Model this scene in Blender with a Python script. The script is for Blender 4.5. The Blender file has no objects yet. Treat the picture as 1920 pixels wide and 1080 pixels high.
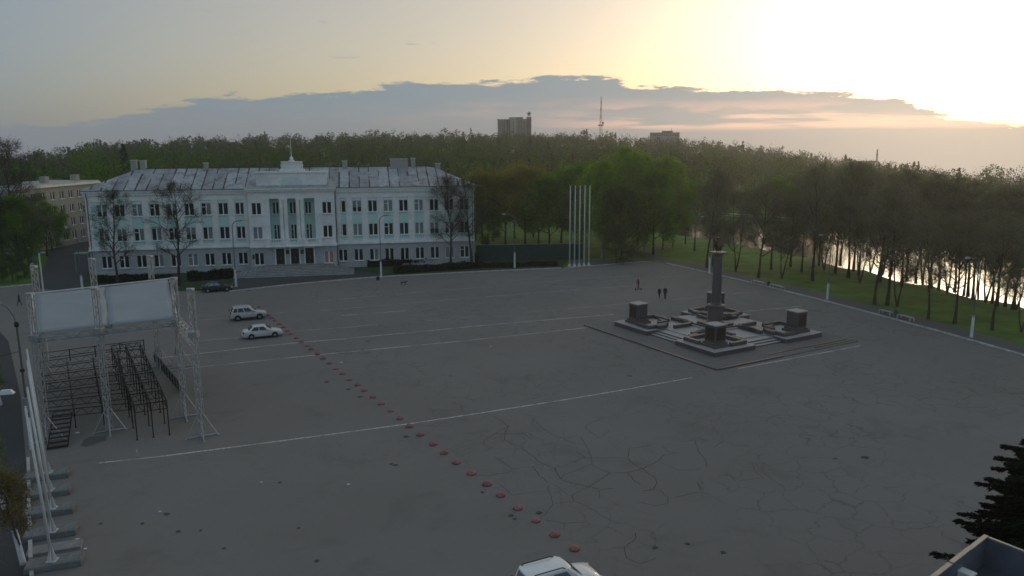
import bpy, math, random
import numpy as np
from mathutils import Matrix, Vector

# ------------------------------------------------------------------ camera, sky, sun, exposure
sc = bpy.context.scene
sc.render.engine = 'CYCLES'
sc.cycles.use_denoising = True
sc.cycles.max_bounces = 6
sc.cycles.transparent_max_bounces = 6
sc.cycles.filter_width = 1.6
sc.cycles.sample_clamp_indirect = 6.0
sc.view_settings.view_transform = 'Standard'
sc.view_settings.look = 'None'
sc.view_settings.gamma = 1.0
sc.view_settings.exposure = 0.0
col = sc.collection
R = math.radians

FOC = 1.52                                  # focal length in half-widths of the frame
CAMH = 22.0
PITCH = math.atan(274 / (960 * FOC))
ROLL = R(-0.2)
cd = bpy.data.cameras.new('camera')
cam = bpy.data.objects.new('camera', cd)
col.objects.link(cam)
sc.camera = cam
cd.sensor_width = 36
cd.lens = 18 * FOC
cd.clip_start = 0.5
cd.clip_end = 12000
cam.matrix_world = (Matrix.Translation((0, 0, CAMH)) @ Matrix.Rotation(math.pi / 2 - PITCH, 4, 'X')
                    @ Matrix.Rotation(ROLL, 4, 'Z'))

SUN_EL, SUN_AZ = 7.0, 29.0
SKY_STRENGTH = 0.125


def build_world():
    w = bpy.data.worlds.new('World')
    sc.world = w
    w.use_nodes = True
    nt = w.node_tree
    N, L = nt.nodes, nt.links
    bg = N['Background']
    bg.inputs['Strength'].default_value = SKY_STRENGTH
    sky = N.new('ShaderNodeTexSky')
    sky.sky_type = 'NISHITA'
    sky.sun_disc = False
    sky.sun_elevation = R(SUN_EL)
    sky.sun_rotation = R(SUN_AZ)
    sky.dust_density = 1.7
    sky.air_density = 1.0
    sky.ozone_density = 2.6
    tc = N.new('ShaderNodeTexCoord')
    sep = N.new('ShaderNodeSeparateXYZ')
    L.new(tc.outputs['Generated'], sep.inputs[0])

    def M(op, a, b=None, c=None):
        n = N.new('ShaderNodeMath')
        n.operation = op
        for i, v in enumerate((a, b, c)):
            if v is None:
                continue
            if isinstance(v, (int, float)):
                n.inputs[i].default_value = v
            else:
                L.new(v, n.inputs[i])
        return n.outputs[0]

    def smooth(v, lo, hi):
        n = N.new('ShaderNodeMapRange')
        n.interpolation_type = 'SMOOTHSTEP'
        L.new(v, n.inputs['Value'])
        n.inputs['From Min'].default_value = lo
        n.inputs['From Max'].default_value = hi
        return n.outputs[0]

    def mix(f, a, b):
        n = N.new('ShaderNodeMix')
        n.data_type = 'RGBA'
        if isinstance(f, (int, float)):
            n.inputs['Factor'].default_value = f
        else:
            L.new(f, n.inputs['Factor'])
        for s, v in ((n.inputs[6], a), (n.inputs[7], b)):
            if isinstance(v, tuple):
                s.default_value = (*v, 1)
            else:
                L.new(v, s)
        return n.outputs[2]
    el = M('MULTIPLY', M('ARCSINE', sep.outputs[2]), 57.29578)          # elevation, degrees
    az = M('MULTIPLY', M('ARCTAN2', sep.outputs[0], sep.outputs[1]), 57.29578)   # 0 ahead, + to the right

    def noise(sx, sy, ox, oy, detail=5, scale=1.0, rough=.55):
        c = N.new('ShaderNodeCombineXYZ')
        L.new(M('ADD', M('MULTIPLY', az, sx), ox), c.inputs[0])
        L.new(M('ADD', M('MULTIPLY', el, sy), oy), c.inputs[1])
        n = N.new('ShaderNodeTexNoise')
        n.inputs['Scale'].default_value = scale
        n.inputs['Detail'].default_value = detail
        n.inputs['Roughness'].default_value = rough
        L.new(c.outputs[0], n.inputs['Vector'])
        return n.outputs['Fac']
    # a warm, thinly veiled sky: the base colours of the Sky Texture pass through a milky high cloud
    tintm = N.new('ShaderNodeMix')
    tintm.data_type = 'RGBA'
    tintm.blend_type = 'MULTIPLY'
    tintm.inputs['Factor'].default_value = 1.0
    L.new(sky.outputs[0], tintm.inputs[6])
    tintm.inputs[7].default_value = (1.0, .94, 1.06, 1)
    base = tintm.outputs[2]
        # distance in degrees from the sun, for the warmth of the cloud edges
    s = (math.sin(R(SUN_AZ)) * math.cos(R(SUN_EL)), math.cos(R(SUN_AZ)) * math.cos(R(SUN_EL)), math.sin(R(SUN_EL)))
    dp = N.new('ShaderNodeVectorMath')
    dp.operation = 'DOT_PRODUCT'
    L.new(tc.outputs['Generated'], dp.inputs[0])
    dp.inputs[1].default_value = s
    near = smooth(dp.outputs['Value'], .72, 1.0)
    # high thin veil, brighter towards the sun by forward scattering
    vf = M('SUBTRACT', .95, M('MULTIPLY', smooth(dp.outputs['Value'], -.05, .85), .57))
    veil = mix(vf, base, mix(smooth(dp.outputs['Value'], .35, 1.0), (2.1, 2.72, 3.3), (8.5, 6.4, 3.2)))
    # low bank of cloud lying on the horizon all round, highest straight ahead
    cu = N.new('ShaderNodeFloatCurve')
    L.new(M('ADD', M('DIVIDE', az, 360.0), .5), cu.inputs['Value'])
    crv = cu.mapping.curves[0]
    pts = [(-180, 2.6), (-90, 2.2), (-45, 1.4), (-33, 1.2), (-24.5, 2.2), (-20, 3.1), (-12, 3.55), (-7, 4.1), (0, 4.35), (4.5, 4.75),
           (9, 3.9), (15, 3.65), (21, 3.35), (27, 2.3), (31.5, 1.2), (38, 1.1), (60, 2.0), (110, 2.8), (180, 2.6)]
    crv.points[0].location = (0, pts[0][1] / 10)
    crv.points[-1].location = (1, pts[-1][1] / 10)
    for a, h in pts[1:-1]:
        crv.points.new(a / 360 + .5, h / 10)
    for p_ in crv.points:
        p_.handle_type = 'AUTO_CLAMPED'
    cu.mapping.update()
    top = M('MULTIPLY', cu.outputs[0], 10.0)
    n1 = noise(.20, 1.1, 3.1, 7.7, 6, 1.6, .68)
    n2 = noise(.06, .55, 11.0, 2.0, 2, 1.0)
    edge = M('SUBTRACT', M('ADD', top, M('MULTIPLY', M('SUBTRACT', n1, .5), 2.3)), el)
    bank = smooth(edge, -.02, .24)
    # gaps in the bank low down where the bright sky shows pink
    gap = M('MULTIPLY', M('MULTIPLY', smooth(M('ADD', n2, M('MULTIPLY', n1, .35)), .66, .80), smooth(el, .5, 1.2)), smooth(el, 3.2, 2.2))
    low = smooth(el, 3.2, .2)
    cloud = mix(low, (1.62, 2.25, 2.72), (1.80, 1.98, 2.30))
    cloud = mix(M('MULTIPLY', near, .5), cloud, (2.6, 2.75, 2.95))
    pink = mix(near, (3.4, 2.75, 2.6), (8.2, 4.8, 3.7))
    pinkband = M('MULTIPLY', smooth(noise(.09, 1.2, 4.4, 1.2, 4, 1.0), .44, .58), M('MULTIPLY', M('MULTIPLY', smooth(el, .6, 1.1), smooth(el, 2.6, 1.7)), smooth(az, -3.0, 10.0)))
    cloud = mix(M('MULTIPLY', pinkband, M('ADD', M('MULTIPLY', near, .9), .04)), cloud, pink)
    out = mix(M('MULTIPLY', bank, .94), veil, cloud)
    out = mix(M('MULTIPLY', M('MULTIPLY', gap, bank), M('ADD', M('MULTIPLY', near, .45), .08)), out, pink)
    # a few separate thin wisps higher up
    w1 = smooth(noise(.20, 1.5, 1.7, .3, 4, .75, .55), .645, .72)
    wz = M('MULTIPLY', smooth(el, 4.5, 5.5), smooth(el, 15.0, 11.0))
    wisp = M('MULTIPLY', M('MULTIPLY', w1, wz), .6)
    out = mix(wisp, out, mix(near, (2.3, 2.5, 2.7), (6.5, 5.2, 3.6)))
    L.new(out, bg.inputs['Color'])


build_world()
sl = bpy.data.lights.new('sun', 'SUN')
sun = bpy.data.objects.new('sun', sl)
col.objects.link(sun)
sl.energy = 0.5
sl.angle = R(14)
sl.color = (1.0, .82, .55)
sun.location = (60, 100, 80)
sun.rotation_euler = (R(90 - SUN_EL), 0, R(180 - SUN_AZ))

# ------------------------------------------------------------------ helpers
_c, _s = math.cos(PITCH), math.sin(PITCH)
_cr, _sr = math.cos(ROLL), math.sin(ROLL)


def ray(px, py):
    x, y, z = (px - 960) / 960, (540 - py) / 960, -FOC
    x, y = x * _cr - y * _sr, x * _sr + y * _cr
    return (x, FOC * _c + y * _s, -FOC * _s + y * _c)


def G(px, py, z=0.0):
    """point of the plane at height z that the photograph shows at this pixel"""
    d = ray(px, py)
    t = (CAMH - z) / -d[2]
    return Vector((d[0] * t, d[1] * t, z))


def AT(px, py, dist):
    """point at this horizontal distance on the line of sight of this pixel"""
    d = ray(px, py)
    t = dist / math.hypot(d[0], d[1])
    return Vector((d[0] * t, d[1] * t, CAMH + d[2] * t))


def tag(o, label=None, cat=None, group=None, kind=None):
    if label:
        o['label'] = label
    if cat:
        o['category'] = cat
    if group:
        o['group'] = group
    if kind:
        o['kind'] = kind
    return o


def empty(name, loc=(0, 0, 0), rz=0.0, parent=None):
    o = bpy.data.objects.new(name, None)
    col.objects.link(o)
    o.empty_display_size = .3
    o.location = loc
    o.rotation_euler = (0, 0, rz)
    if parent:
        o.parent = parent
    return o


def copy_tree(o, parent=None):
    c = o.copy()
    col.objects.link(c)
    c.parent = parent
    for ch in list(o.children):
        copy_tree(ch, c)
    return c


def inst(name, mesh, parent=None, loc=(0, 0, 0), rz=0.0):
    o = bpy.data.objects.new(name, mesh)
    col.objects.link(o)
    o.location = loc
    o.rotation_euler = (0, 0, rz)
    if parent:
        o.parent = parent
    return o


class MB:
    def __init__(self):
        self.v, self.f, self.m = [], [], []

    def add(self, vs, fs, mi=0):
        b = len(self.v)
        self.v += [tuple(q) for q in vs]
        for q in fs:
            self.f.append(tuple(b + i for i in q))
            self.m.append(mi)
        return self

    def box(self, c, s, mat=None, mi=0, taper=1.0):
        hx, hy, hz = s[0] / 2, s[1] / 2, s[2] / 2
        vs = []
        for z, t in ((-hz, 1), (hz, taper)):
            vs += [(-hx * t, -hy * t, z), (hx * t, -hy * t, z), (hx * t, hy * t, z), (-hx * t, hy * t, z)]
        if mat is not None:
            vs = [mat @ Vector(q) for q in vs]
        vs = [(q[0] + c[0], q[1] + c[1], q[2] + c[2]) for q in vs]
        return self.add(vs, [(3, 2, 1, 0), (4, 5, 6, 7), (0, 1, 5, 4), (1, 2, 6, 5), (2, 3, 7, 6), (3, 0, 4, 7)], mi)

    def bx(self, x0, x1, y0, y1, z0, z1, mi=0):
        return self.box(((x0 + x1) / 2, (y0 + y1) / 2, (z0 + z1) / 2), (x1 - x0, y1 - y0, z1 - z0), mi=mi)

    def tube(self, p0, p1, r0, r1=None, n=6, mi=0, caps=True):
        p0, p1 = Vector(p0), Vector(p1)
        r1 = r0 if r1 is None else r1
        d = (p1 - p0)
        if d.length < 1e-6:
            return self
        d.normalize()
        a = d.orthogonal().normalized()
        b = d.cross(a)
        vs = []
        for p, r in ((p0, r0), (p1, r1)):
            for i in range(n):
                t = 2 * math.pi * i / n
                vs.append(p + a * (r * math.cos(t)) + b * (r * math.sin(t)))
        fs = [(i, (i + 1) % n, n + (i + 1) % n, n + i) for i in range(n)]
        if caps:
            fs += [tuple(reversed(range(n))), tuple(range(n, 2 * n))]
        return self.add(vs, fs, mi)

    def path(self, pts, r, n=6, mi=0):
        for a, b in zip(pts[:-1], pts[1:]):
            self.tube(a, b, r, r, n, mi)
        return self

    def lathe(self, prof, n=16, c=(0, 0, 0), mi=0, mat=None):
        vs = []
        for r, z in prof:
            for i in range(n):
                t = 2 * math.pi * i / n
                q = Vector((r * math.cos(t), r * math.sin(t), z))
                if mat is not None:
                    q = mat @ q
                vs.append((q[0] + c[0], q[1] + c[1], q[2] + c[2]))
        fs = []
        for k in range(len(prof) - 1):
            for i in range(n):
                j = (i + 1) % n
                fs.append((k * n + i, k * n + j, (k + 1) * n + j, (k + 1) * n + i))
        fs += [tuple(reversed(range(n))), tuple((len(prof) - 1) * n + i for i in range(n))]
        return self.add(vs, fs, mi)

    def prism(self, poly, z0, z1, mi=0):
        n = len(poly)
        vs = [(p[0], p[1], z0) for p in poly] + [(p[0], p[1], z1) for p in poly]
        fs = [tuple(reversed(range(n))), tuple(range(n, 2 * n))]
        fs += [(i, (i + 1) % n, n + (i + 1) % n, n + i) for i in range(n)]
        return self.add(vs, fs, mi)

    def quad(self, a, b, c, d, mi=0):
        return self.add([a, b, c, d], [(0, 1, 2, 3)], mi)

    def truss(self, p0, p1, w=.3, r=.025, step=.45, up=(0, 0, 1), n=4, mi=0):
        """square lattice beam between two points"""
        p0, p1 = Vector(p0), Vector(p1)
        d = p1 - p0
        ln = d.length
        d.normalize()
        a = Vector(up).cross(d)
        if a.length < 1e-3:
            a = Vector((1, 0, 0)).cross(d)
        a.normalize()
        b = d.cross(a)
        co = [a * (w / 2) + b * (w / 2), a * (-w / 2) + b * (w / 2), a * (-w / 2) - b * (w / 2), a * (w / 2) - b * (w / 2)]
        for q in co:
            self.tube(p0 + q, p1 + q, r, r, n, mi)
        k = max(2, int(ln / step))
        for i in range(k):
            t0, t1 = ln * i / k, ln * (i + 1) / k
            for j in range(4):
                c0, c1 = co[j], co[(j + 1) % 4]
                if (i + j) % 2:
                    c0, c1 = c1, c0
                self.tube(p0 + d * t0 + c0, p0 + d * t1 + c1, r * .72, r * .72, 3, mi, caps=False)
        return self

    def mesh(self, name, mats, smooth=False):
        me = bpy.data.meshes.new(name)
        me.from_pydata(self.v, [], self.f)
        if not isinstance(mats, (list, tuple)):
            mats = [mats]
        for m in mats:
            me.materials.append(m)
        if len(mats) > 1:
            me.polygons.foreach_set('material_index', self.m)
        if smooth:
            me.polygons.foreach_set('use_smooth', [True] * len(me.polygons))
        me.update()
        return me

    def build(self, name, mats, parent=None, loc=(0, 0, 0), rz=0.0, smooth=False):
        return inst(name, self.mesh(name, mats, smooth), parent, loc, rz)


def bevel(o, w=.03, seg=2):
    m = o.modifiers.new('bevel', 'BEVEL')
    m.width = w
    m.segments = seg
    m.limit_method = 'ANGLE'
    return o


def ordinal(i):
    ones = ['first', 'second', 'third', 'fourth', 'fifth', 'sixth', 'seventh', 'eighth', 'ninth', 'tenth', 'eleventh', 'twelfth',
            'thirteenth', 'fourteenth', 'fifteenth', 'sixteenth', 'seventeenth', 'eighteenth', 'nineteenth']
    tens = {2: 'twent', 3: 'thirt', 4: 'fort', 5: 'fift', 6: 'sixt', 7: 'sevent', 8: 'eight', 9: 'ninet'}
    if i < 19:
        return ones[i]
    k = i + 1
    if k % 10 == 0:
        return tens[k // 10] + 'ieth'
    return tens[k // 10] + 'y-' + ones[k % 10 - 1]


# ------------------------------------------------------------------ materials
MATS = {}


def mat(name, color, rough=.8, var=.15, scale=3.0, metal=0.0, bump=0.0, bscale=40.0, dirt=None, dirt_amt=.5, dirt_scale=.6, spec=.3, rnd=0.0, coat=0.0):
    """plain surface with uneven colour: two octaves of noise, optional patches of dirt, optional fine relief"""
    m = bpy.data.materials.new(name)
    m.use_nodes = True
    nt = m.node_tree
    N, L = nt.nodes, nt.links
    b = N['Principled BSDF']
    b.inputs['Roughness'].default_value = rough
    b.inputs['Metallic'].default_value = metal
    b.inputs['Specular IOR Level'].default_value = spec
    if coat:
        b.inputs['Coat Weight'].default_value = coat
        b.inputs['Coat Roughness'].default_value = .08
    tc = N.new('ShaderNodeTexCoord')
    n = N.new('ShaderNodeTexNoise')
    n.inputs['Scale'].default_value = scale
    n.inputs['Detail'].default_value = 3
    n.inputs['Roughness'].default_value = .65
    L.new(tc.outputs['Object'], n.inputs['Vector'])
    mr = N.new('ShaderNodeMapRange')
    mr.inputs['From Min'].default_value = .3
    mr.inputs['From Max'].default_value = .7
    mr.inputs['To Min'].default_value = 1 - var
    mr.inputs['To Max'].default_value = 1 + var
    L.new(n.outputs['Fac'], mr.inputs['Value'])
    hs = N.new('ShaderNodeHueSaturation')
    hs.inputs['Color'].default_value = (*color, 1)
    L.new(mr.outputs[0], hs.inputs['Value'])
    out = hs.outputs[0]
    if rnd:
        oi = N.new('ShaderNodeObjectInfo')
        m2 = N.new('ShaderNodeMapRange')
        m2.inputs['To Min'].default_value = 1 - rnd
        m2.inputs['To Max'].default_value = 1 + rnd
        L.new(oi.outputs['Random'], m2.inputs['Value'])
        h2 = N.new('ShaderNodeHueSaturation')
        L.new(out, h2.inputs['Color'])
        L.new(m2.outputs[0], h2.inputs['Value'])
        out = h2.outputs[0]
    if dirt:
        d = N.new('ShaderNodeTexNoise')
        d.inputs['Scale'].default_value = dirt_scale
        d.inputs['Detail'].default_value = 4
        d.inputs['Roughness'].default_value = .7
        L.new(tc.outputs['Object'], d.inputs['Vector'])
        dr = N.new('ShaderNodeMapRange')
        dr.inputs['From Min'].default_value = .48
        dr.inputs['From Max'].default_value = .68
        dr.inputs['To Max'].default_value = dirt_amt
        L.new(d.outputs['Fac'], dr.inputs['Value'])
        mx = N.new('ShaderNodeMix')
        mx.data_type = 'RGBA'
        L.new(dr.outputs[0], mx.inputs['Factor'])
        L.new(out, mx.inputs[6])
        mx.inputs[7].default_value = (*dirt, 1)
        out = mx.outputs[2]
    L.new(out, b.inputs['Base Color'])
    if bump:
        bn = N.new('ShaderNodeTexNoise')
        bn.inputs['Scale'].default_value = bscale
        bn.inputs['Detail'].default_value = 4
        L.new(tc.outputs['Object'], bn.inputs['Vector'])
        bp = N.new('ShaderNodeBump')
        bp.inputs['Strength'].default_value = bump
        bp.inputs['Distance'].default_value = .02
        L.new(bn.outputs['Fac'], bp.inputs['Height'])
        L.new(bp.outputs[0], b.inputs['Normal'])
    MATS[name] = m
    return m


def leaf_mat(name, color, var=.3, trans=.3, rnd=.18, attr=False):
    m = bpy.data.materials.new(name)
    m.use_nodes = True
    nt = m.node_tree
    N, L = nt.nodes, nt.links
    N.remove(N['Principled BSDF'])
    out = N['Material Output']
    d, t, mx = N.new('ShaderNodeBsdfDiffuse'), N.new('ShaderNodeBsdfTranslucent'), N.new('ShaderNodeMixShader')
    mx.inputs[0].default_value = trans
    L.new(d.outputs[0], mx.inputs[1])
    L.new(t.outputs[0], mx.inputs[2])
    L.new(mx.outputs[0], out.inputs[0])
    hs = N.new('ShaderNodeHueSaturation')
    if attr:
        a = N.new('ShaderNodeAttribute')
        a.attribute_name = 'tint'
        L.new(a.outputs['Color'], hs.inputs['Color'])
    else:
        hs.inputs['Color'].default_value = (*color, 1)
    tc = N.new('ShaderNodeTexCoord')
    n = N.new('ShaderNodeTexNoise')
    n.inputs['Scale'].default_value = .7
    n.inputs['Detail'].default_value = 4
    L.new(tc.outputs['Object'], n.inputs['Vector'])
    mr = N.new('ShaderNodeMapRange')
    mr.inputs['From Min'].default_value = .3
    mr.inputs['From Max'].default_value = .7
    mr.inputs['To Min'].default_value = 1 - var
    mr.inputs['To Max'].default_value = 1 + var
    L.new(n.outputs['Fac'], mr.inputs['Value'])
    oi = N.new('ShaderNodeObjectInfo')
    m2 = N.new('ShaderNodeMapRange')
    m2.inputs['To Min'].default_value = 1 - rnd
    m2.inputs['To Max'].default_value = 1 + rnd
    L.new(oi.outputs['Random'], m2.inputs['Value'])
    mu = N.new('ShaderNodeMath')
    mu.operation = 'MULTIPLY'
    L.new(mr.outputs[0], mu.inputs[0])
    L.new(m2.outputs[0], mu.inputs[1])
    L.new(mu.outputs[0], hs.inputs['Value'])
    L.new(hs.outputs[0], d.inputs[0])
    L.new(hs.outputs[0], t.inputs[0])
    MATS[name] = m
    return m


def asphalt_mat(name, base, worn, dark, crack=0.0, puddle=.0):
    m = bpy.data.materials.new(name)
    m.use_nodes = True
    nt = m.node_tree
    N, L = nt.nodes, nt.links
    b = N['Principled BSDF']
    b.inputs['Specular IOR Level'].default_value = .15
    tc = N.new('ShaderNodeTexCoord')

    def noise(scale, detail, rough=.6, dist=0.0):
        n = N.new('ShaderNodeTexNoise')
        n.inputs['Scale'].default_value = scale
        n.inputs['Detail'].default_value = detail
        n.inputs['Roughness'].default_value = rough
        n.inputs['Distortion'].default_value = dist
        L.new(tc.outputs['Object'], n.inputs['Vector'])
        return n.outputs['Fac']

    def rng(v, a, b_, c=0.0, d=1.0):
        n = N.new('ShaderNodeMapRange')
        n.inputs['From Min'].default_value = a
        n.inputs['From Max'].default_value = b_
        n.inputs['To Min'].default_value = c
        n.inputs['To Max'].default_value = d
        L.new(v, n.inputs['Value'])
        return n.outputs[0]

    def mix(f, a, c, mode='MIX'):
        n = N.new('ShaderNodeMix')
        n.data_type = 'RGBA'
        n.blend_type = mode
        if isinstance(f, float):
            n.inputs['Factor'].default_value = f
        else:
            L.new(f, n.inputs['Factor'])
        for s_, v in ((n.inputs[6], a), (n.inputs[7], c)):
            if isinstance(v, tuple):
                s_.default_value = (*v, 1)
            else:
                L.new(v, s_)
        return n.outputs[2]
    c = mix(rng(noise(.05, 3), .35, .68), base, worn)                    # big faded areas
    c = mix(rng(noise(.22, 4, .7, .6), .54, .72, 0, .55), c, dark)       # stains
    g = noise(14, 2, .8)
    c = mix(rng(g, .3, .7, 0, .5), c, mix(.5, c, worn))
    c = mix(rng(noise(1.7, 4, .75), .60, .74, 0, .35), c, dark)
    if crack:
        v = N.new('ShaderNodeTexVoronoi')
        v.feature = 'DISTANCE_TO_EDGE'
        v.inputs['Scale'].default_value = .42
        w = N.new('ShaderNodeTexNoise')
        w.inputs['Scale'].default_value = .9
        w.inputs['Detail'].default_value = 5
        L.new(tc.outputs['Object'], w.inputs['Vector'])
        va = N.new('ShaderNodeVectorMath')
        va.operation = 'MULTIPLY_ADD'
        L.new(w.outputs['Color'], va.inputs[0])
        va.inputs[1].default_value = (1.6, 1.6, 0)
        L.new(tc.outputs['Object'], va.inputs[2])
        L.new(va.outputs[0], v.inputs['Vector'])
        line = rng(v.outputs['Distance'], .006, .024, 1, 0)
        where = rng(noise(.07, 3), .44, .56)
        mu = N.new('ShaderNodeMath')
        mu.operation = 'MULTIPLY'
        L.new(line, mu.inputs[0])
        L.new(where, mu.inputs[1])
        m2 = N.new('ShaderNodeMath')
        m2.operation = 'MULTIPLY'
        L.new(mu.outputs[0], m2.inputs[0])
        # the crazed ground lies on the river side of the bollards only
        dpn = N.new('ShaderNodeVectorMath')
        dpn.operation = 'DOT_PRODUCT'
        L.new(tc.outputs['Object'], dpn.inputs[0])
        dpn.inputs[1].default_value = (.858, .513, 0)
        L.new(rng(dpn.outputs['Value'], 22.0, 27.0, crack * .12, crack), m2.inputs[1])
        c = mix(m2.outputs[0], c, dark)
    L.new(c, b.inputs['Base Color'])
    b.inputs['Roughness'].default_value = .92
    bp = N.new('ShaderNodeBump')
    bp.inputs['Strength'].default_value = .25
    bp.inputs['Distance'].default_value = .01
    L.new(noise(30, 1), bp.inputs['Height'])
    L.new(bp.outputs[0], b.inputs['Normal'])
    return m


def paint_mat(name, color, under, cover):
    """road paint worn through to the asphalt"""
    m = bpy.data.materials.new(name)
    m.use_nodes = True
    nt = m.node_tree
    N, L = nt.nodes, nt.links
    b = N['Principled BSDF']
    b.inputs['Roughness'].default_value = .85
    tc = N.new('ShaderNodeTexCoord')
    acc = None
    for sc_, lo, hi in ((.35, .50 - cover, .62 - cover * .5), (5.0, .36, .52)):
        n = N.new('ShaderNodeTexNoise')
        n.inputs['Scale'].default_value = sc_
        n.inputs['Detail'].default_value = 7
        n.inputs['Roughness'].default_value = .7
        L.new(tc.outputs['Object'], n.inputs['Vector'])
        r_ = N.new('ShaderNodeMapRange')
        r_.inputs['From Min'].default_value = lo
        r_.inputs['From Max'].default_value = hi
        L.new(n.outputs['Fac'], r_.inputs['Value'])
        if acc is None:
            acc = r_.outputs[0]
        else:
            mu = N.new('ShaderNodeMath')
            mu.operation = 'MULTIPLY'
            L.new(acc, mu.inputs[0])
            L.new(r_.outputs[0], mu.inputs[1])
            acc = mu.outputs[0]
    mx = N.new('ShaderNodeMix')
    mx.data_type = 'RGBA'
    L.new(acc, mx.inputs['Factor'])
    mx.inputs[6].default_value = (*under, 1)
    mx.inputs[7].default_value = (*color, 1)
    L.new(mx.outputs[2], b.inputs['Base Color'])
    return m


ASPH = (.187, .177, .163)
M_asph = asphalt_mat('asphalt', ASPH, (.215, .205, .190), (.128, .122, .113), crack=.75)
M_road = asphalt_mat('road_asphalt', (.062, .064, .066), (.085, .086, .086), (.045, .045, .047))
M_pave = asphalt_mat('footpath', (.105, .107, .106), (.13, .13, .125), (.07, .072, .07))
M_kerb = mat('kerb_concrete', (.46, .46, .45), .9, .25, 1.5, dirt=(.22, .22, .21), dirt_amt=.6)
M_paint = paint_mat('road_paint', (.66, .66, .65), ASPH, .14)
M_paint2 = paint_mat('worn_road_paint', (.52, .52, .51), ASPH, .11)
M_crack = mat('crack_fill', (.068, .066, .062), .95, .2, 4)
M_dirtp = mat('damp_dirt', (.11, .105, .098), .95, .25, 2)
M_grass = mat('grass_ground', (.075, .165, .014), 1.0, .35, .25, dirt=(.085, .090, .035), dirt_amt=.6, dirt_scale=.09, bump=.6, bscale=3)
M_lawn = mat('lawn_dark', (.035, .065, .024), 1.0, .35, .4, dirt=(.045, .045, .032), dirt_amt=.7, dirt_scale=.2)
M_white = mat('white_paint', (.62, .64, .64), .5, .10, 2, dirt=(.35, .35, .34), dirt_amt=.4)
M_wallw = mat('wall_white', (.80, .81, .78), .85, .06, 1.2, dirt=(.54, .56, .545), dirt_amt=.65, dirt_scale=.35)
M_wallt = mat('wall_turquoise', (.50, .72, .67), .85, .08, 1.0, dirt=(.43, .60, .56), dirt_amt=.5, dirt_scale=.4)
M_wallg = mat('wall_grey', (.42, .44, .45), .88, .10, 1.0, dirt=(.31, .33, .335), dirt_amt=.6, dirt_scale=.3)
M_trim = mat('trim_white', (.80, .82, .80), .8, .08, 2, dirt=(.55, .57, .56), dirt_amt=.5)
M_frame = mat('window_frame_white', (.82, .83, .83), .5, .05, 4)
M_curtain = mat('curtain_grey', (.20, .22, .23), .6, .25, 6)
M_pink = mat('curtain_pink', (.42, .20, .17), .6, .2, 5)
M_door = mat('door_dark', (.020, .016, .016), .5, .3, 5)
M_plaque = mat('plaque_dark', (.05, .045, .045), .4, .2, 6)
M_roof = mat('roof_sheet_metal', (.36, .385, .40), .5, .22, 1.3, metal=.25, dirt=(.14, .115, .105), dirt_amt=.75, dirt_scale=.55, rnd=.22)
M_seam = mat('roof_seam_rust', (.075, .060, .055), .8, .4, 2.0)
M_gutter = mat('gutter_metal', (.10, .11, .12), .6, .2, 3)
M_step = mat('step_granite', (.25, .25, .25), .75, .2, 2, dirt=(.17, .17, .172), dirt_amt=.6)
M_steel = mat('galvanised_steel', (.34, .36, .37), .45, .18, 5, metal=.55)
M_alu = mat('truss_aluminium', (.43, .45, .46), .42, .15, 6, metal=.5)
M_dark = mat('dark_steel', (.022, .020, .020), .6, .3, 6, metal=.2, dirt=(.07, .035, .022), dirt_amt=.5, dirt_scale=1.2)
M_canvas = mat('canopy_fabric', (.27, .315, .335), .75, .07, .5, dirt=(.225, .26, .28), dirt_amt=.6, dirt_scale=.25)
M_conc = mat('concrete', (.20, .215, .21), .92, .25, 2.2, dirt=(.10, .11, .105), dirt_amt=.7, dirt_scale=1.0, bump=.4)
M_gran = mat('granite_reddish', (.115, .088, .085), .35, .25, 9, spec=.5)
M_grand = mat('granite_dark', (.082, .078, .076), .32, .25, 9, spec=.5)
M_plat = mat('granite_paving', (.36, .355, .35), .5, .2, 3, dirt=(.27, .265, .26), dirt_amt=.6, spec=.5)
M_lowstep = mat('granite_slabs_dull', (.17, .162, .152), .9, .08, 2, dirt=(.15, .143, .135), dirt_amt=.5)
M_bronze = mat('bronze', (.07, .055, .035), .45, .25, 6, metal=.6)
M_red = mat('bollard_red', (.33, .105, .115), .7, .22, 5, dirt=(.27, .19, .19), dirt_amt=.8, dirt_scale=2.2, rnd=.2)
M_redd = mat('bollard_red_dark', (.13, .035, .04), .85, .25, 6)
M_bark = mat('bark', (.048, .040, .033), .95, .3, 3, rnd=.2)
M_bark2 = mat('bark_grey', (.075, .070, .062), .95, .3, 3, rnd=.2)
M_birch = mat('bark_birch', (.30, .30, .28), .9, .3, 2.0, dirt=(.06, .055, .05), dirt_amt=.9, dirt_scale=2.5)
M_lime = mat('lime_wash', (.60, .62, .66), .9, .12, 5)
M_twig = leaf_mat('twig', (.165, .155, .115), .2, 0.0, .15)
M_twigd = leaf_mat('twig_dark', (.050, .043, .036), .2, 0.0, .15)
M_leafg = leaf_mat('leaf_spring_green', (.125, .250, .016), .3, .45)
M_leafb = leaf_mat('leaf_birch_green', (.21, .36, .012), .3, .5)
M_leafy = leaf_mat('leaf_bronze', (.23, .215, .030), .3, .45)
M_leafd = leaf_mat('leaf_dark', (.070, .120, .030), .3, .35)
M_leaft = leaf_mat('leaf_thin_green', (.16, .175, .075), .3, .42)
M_leafbr = leaf_mat('leaf_bud_brown', (.135, .165, .055), .3, .42)
M_yel = leaf_mat('leaf_yellow', (.16, .125, .022), .4, .35)
M_needle = leaf_mat('spruce_needle', (.016, .023, .014), .35, .05)
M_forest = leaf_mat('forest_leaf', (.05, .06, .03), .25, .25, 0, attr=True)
M_hedge = leaf_mat('hedge_leaf', (.022, .034, .018), .35, .2)
M_tyre = mat('tyre_rubber', (.012, .012, .013), .85, .2, 6)
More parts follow.
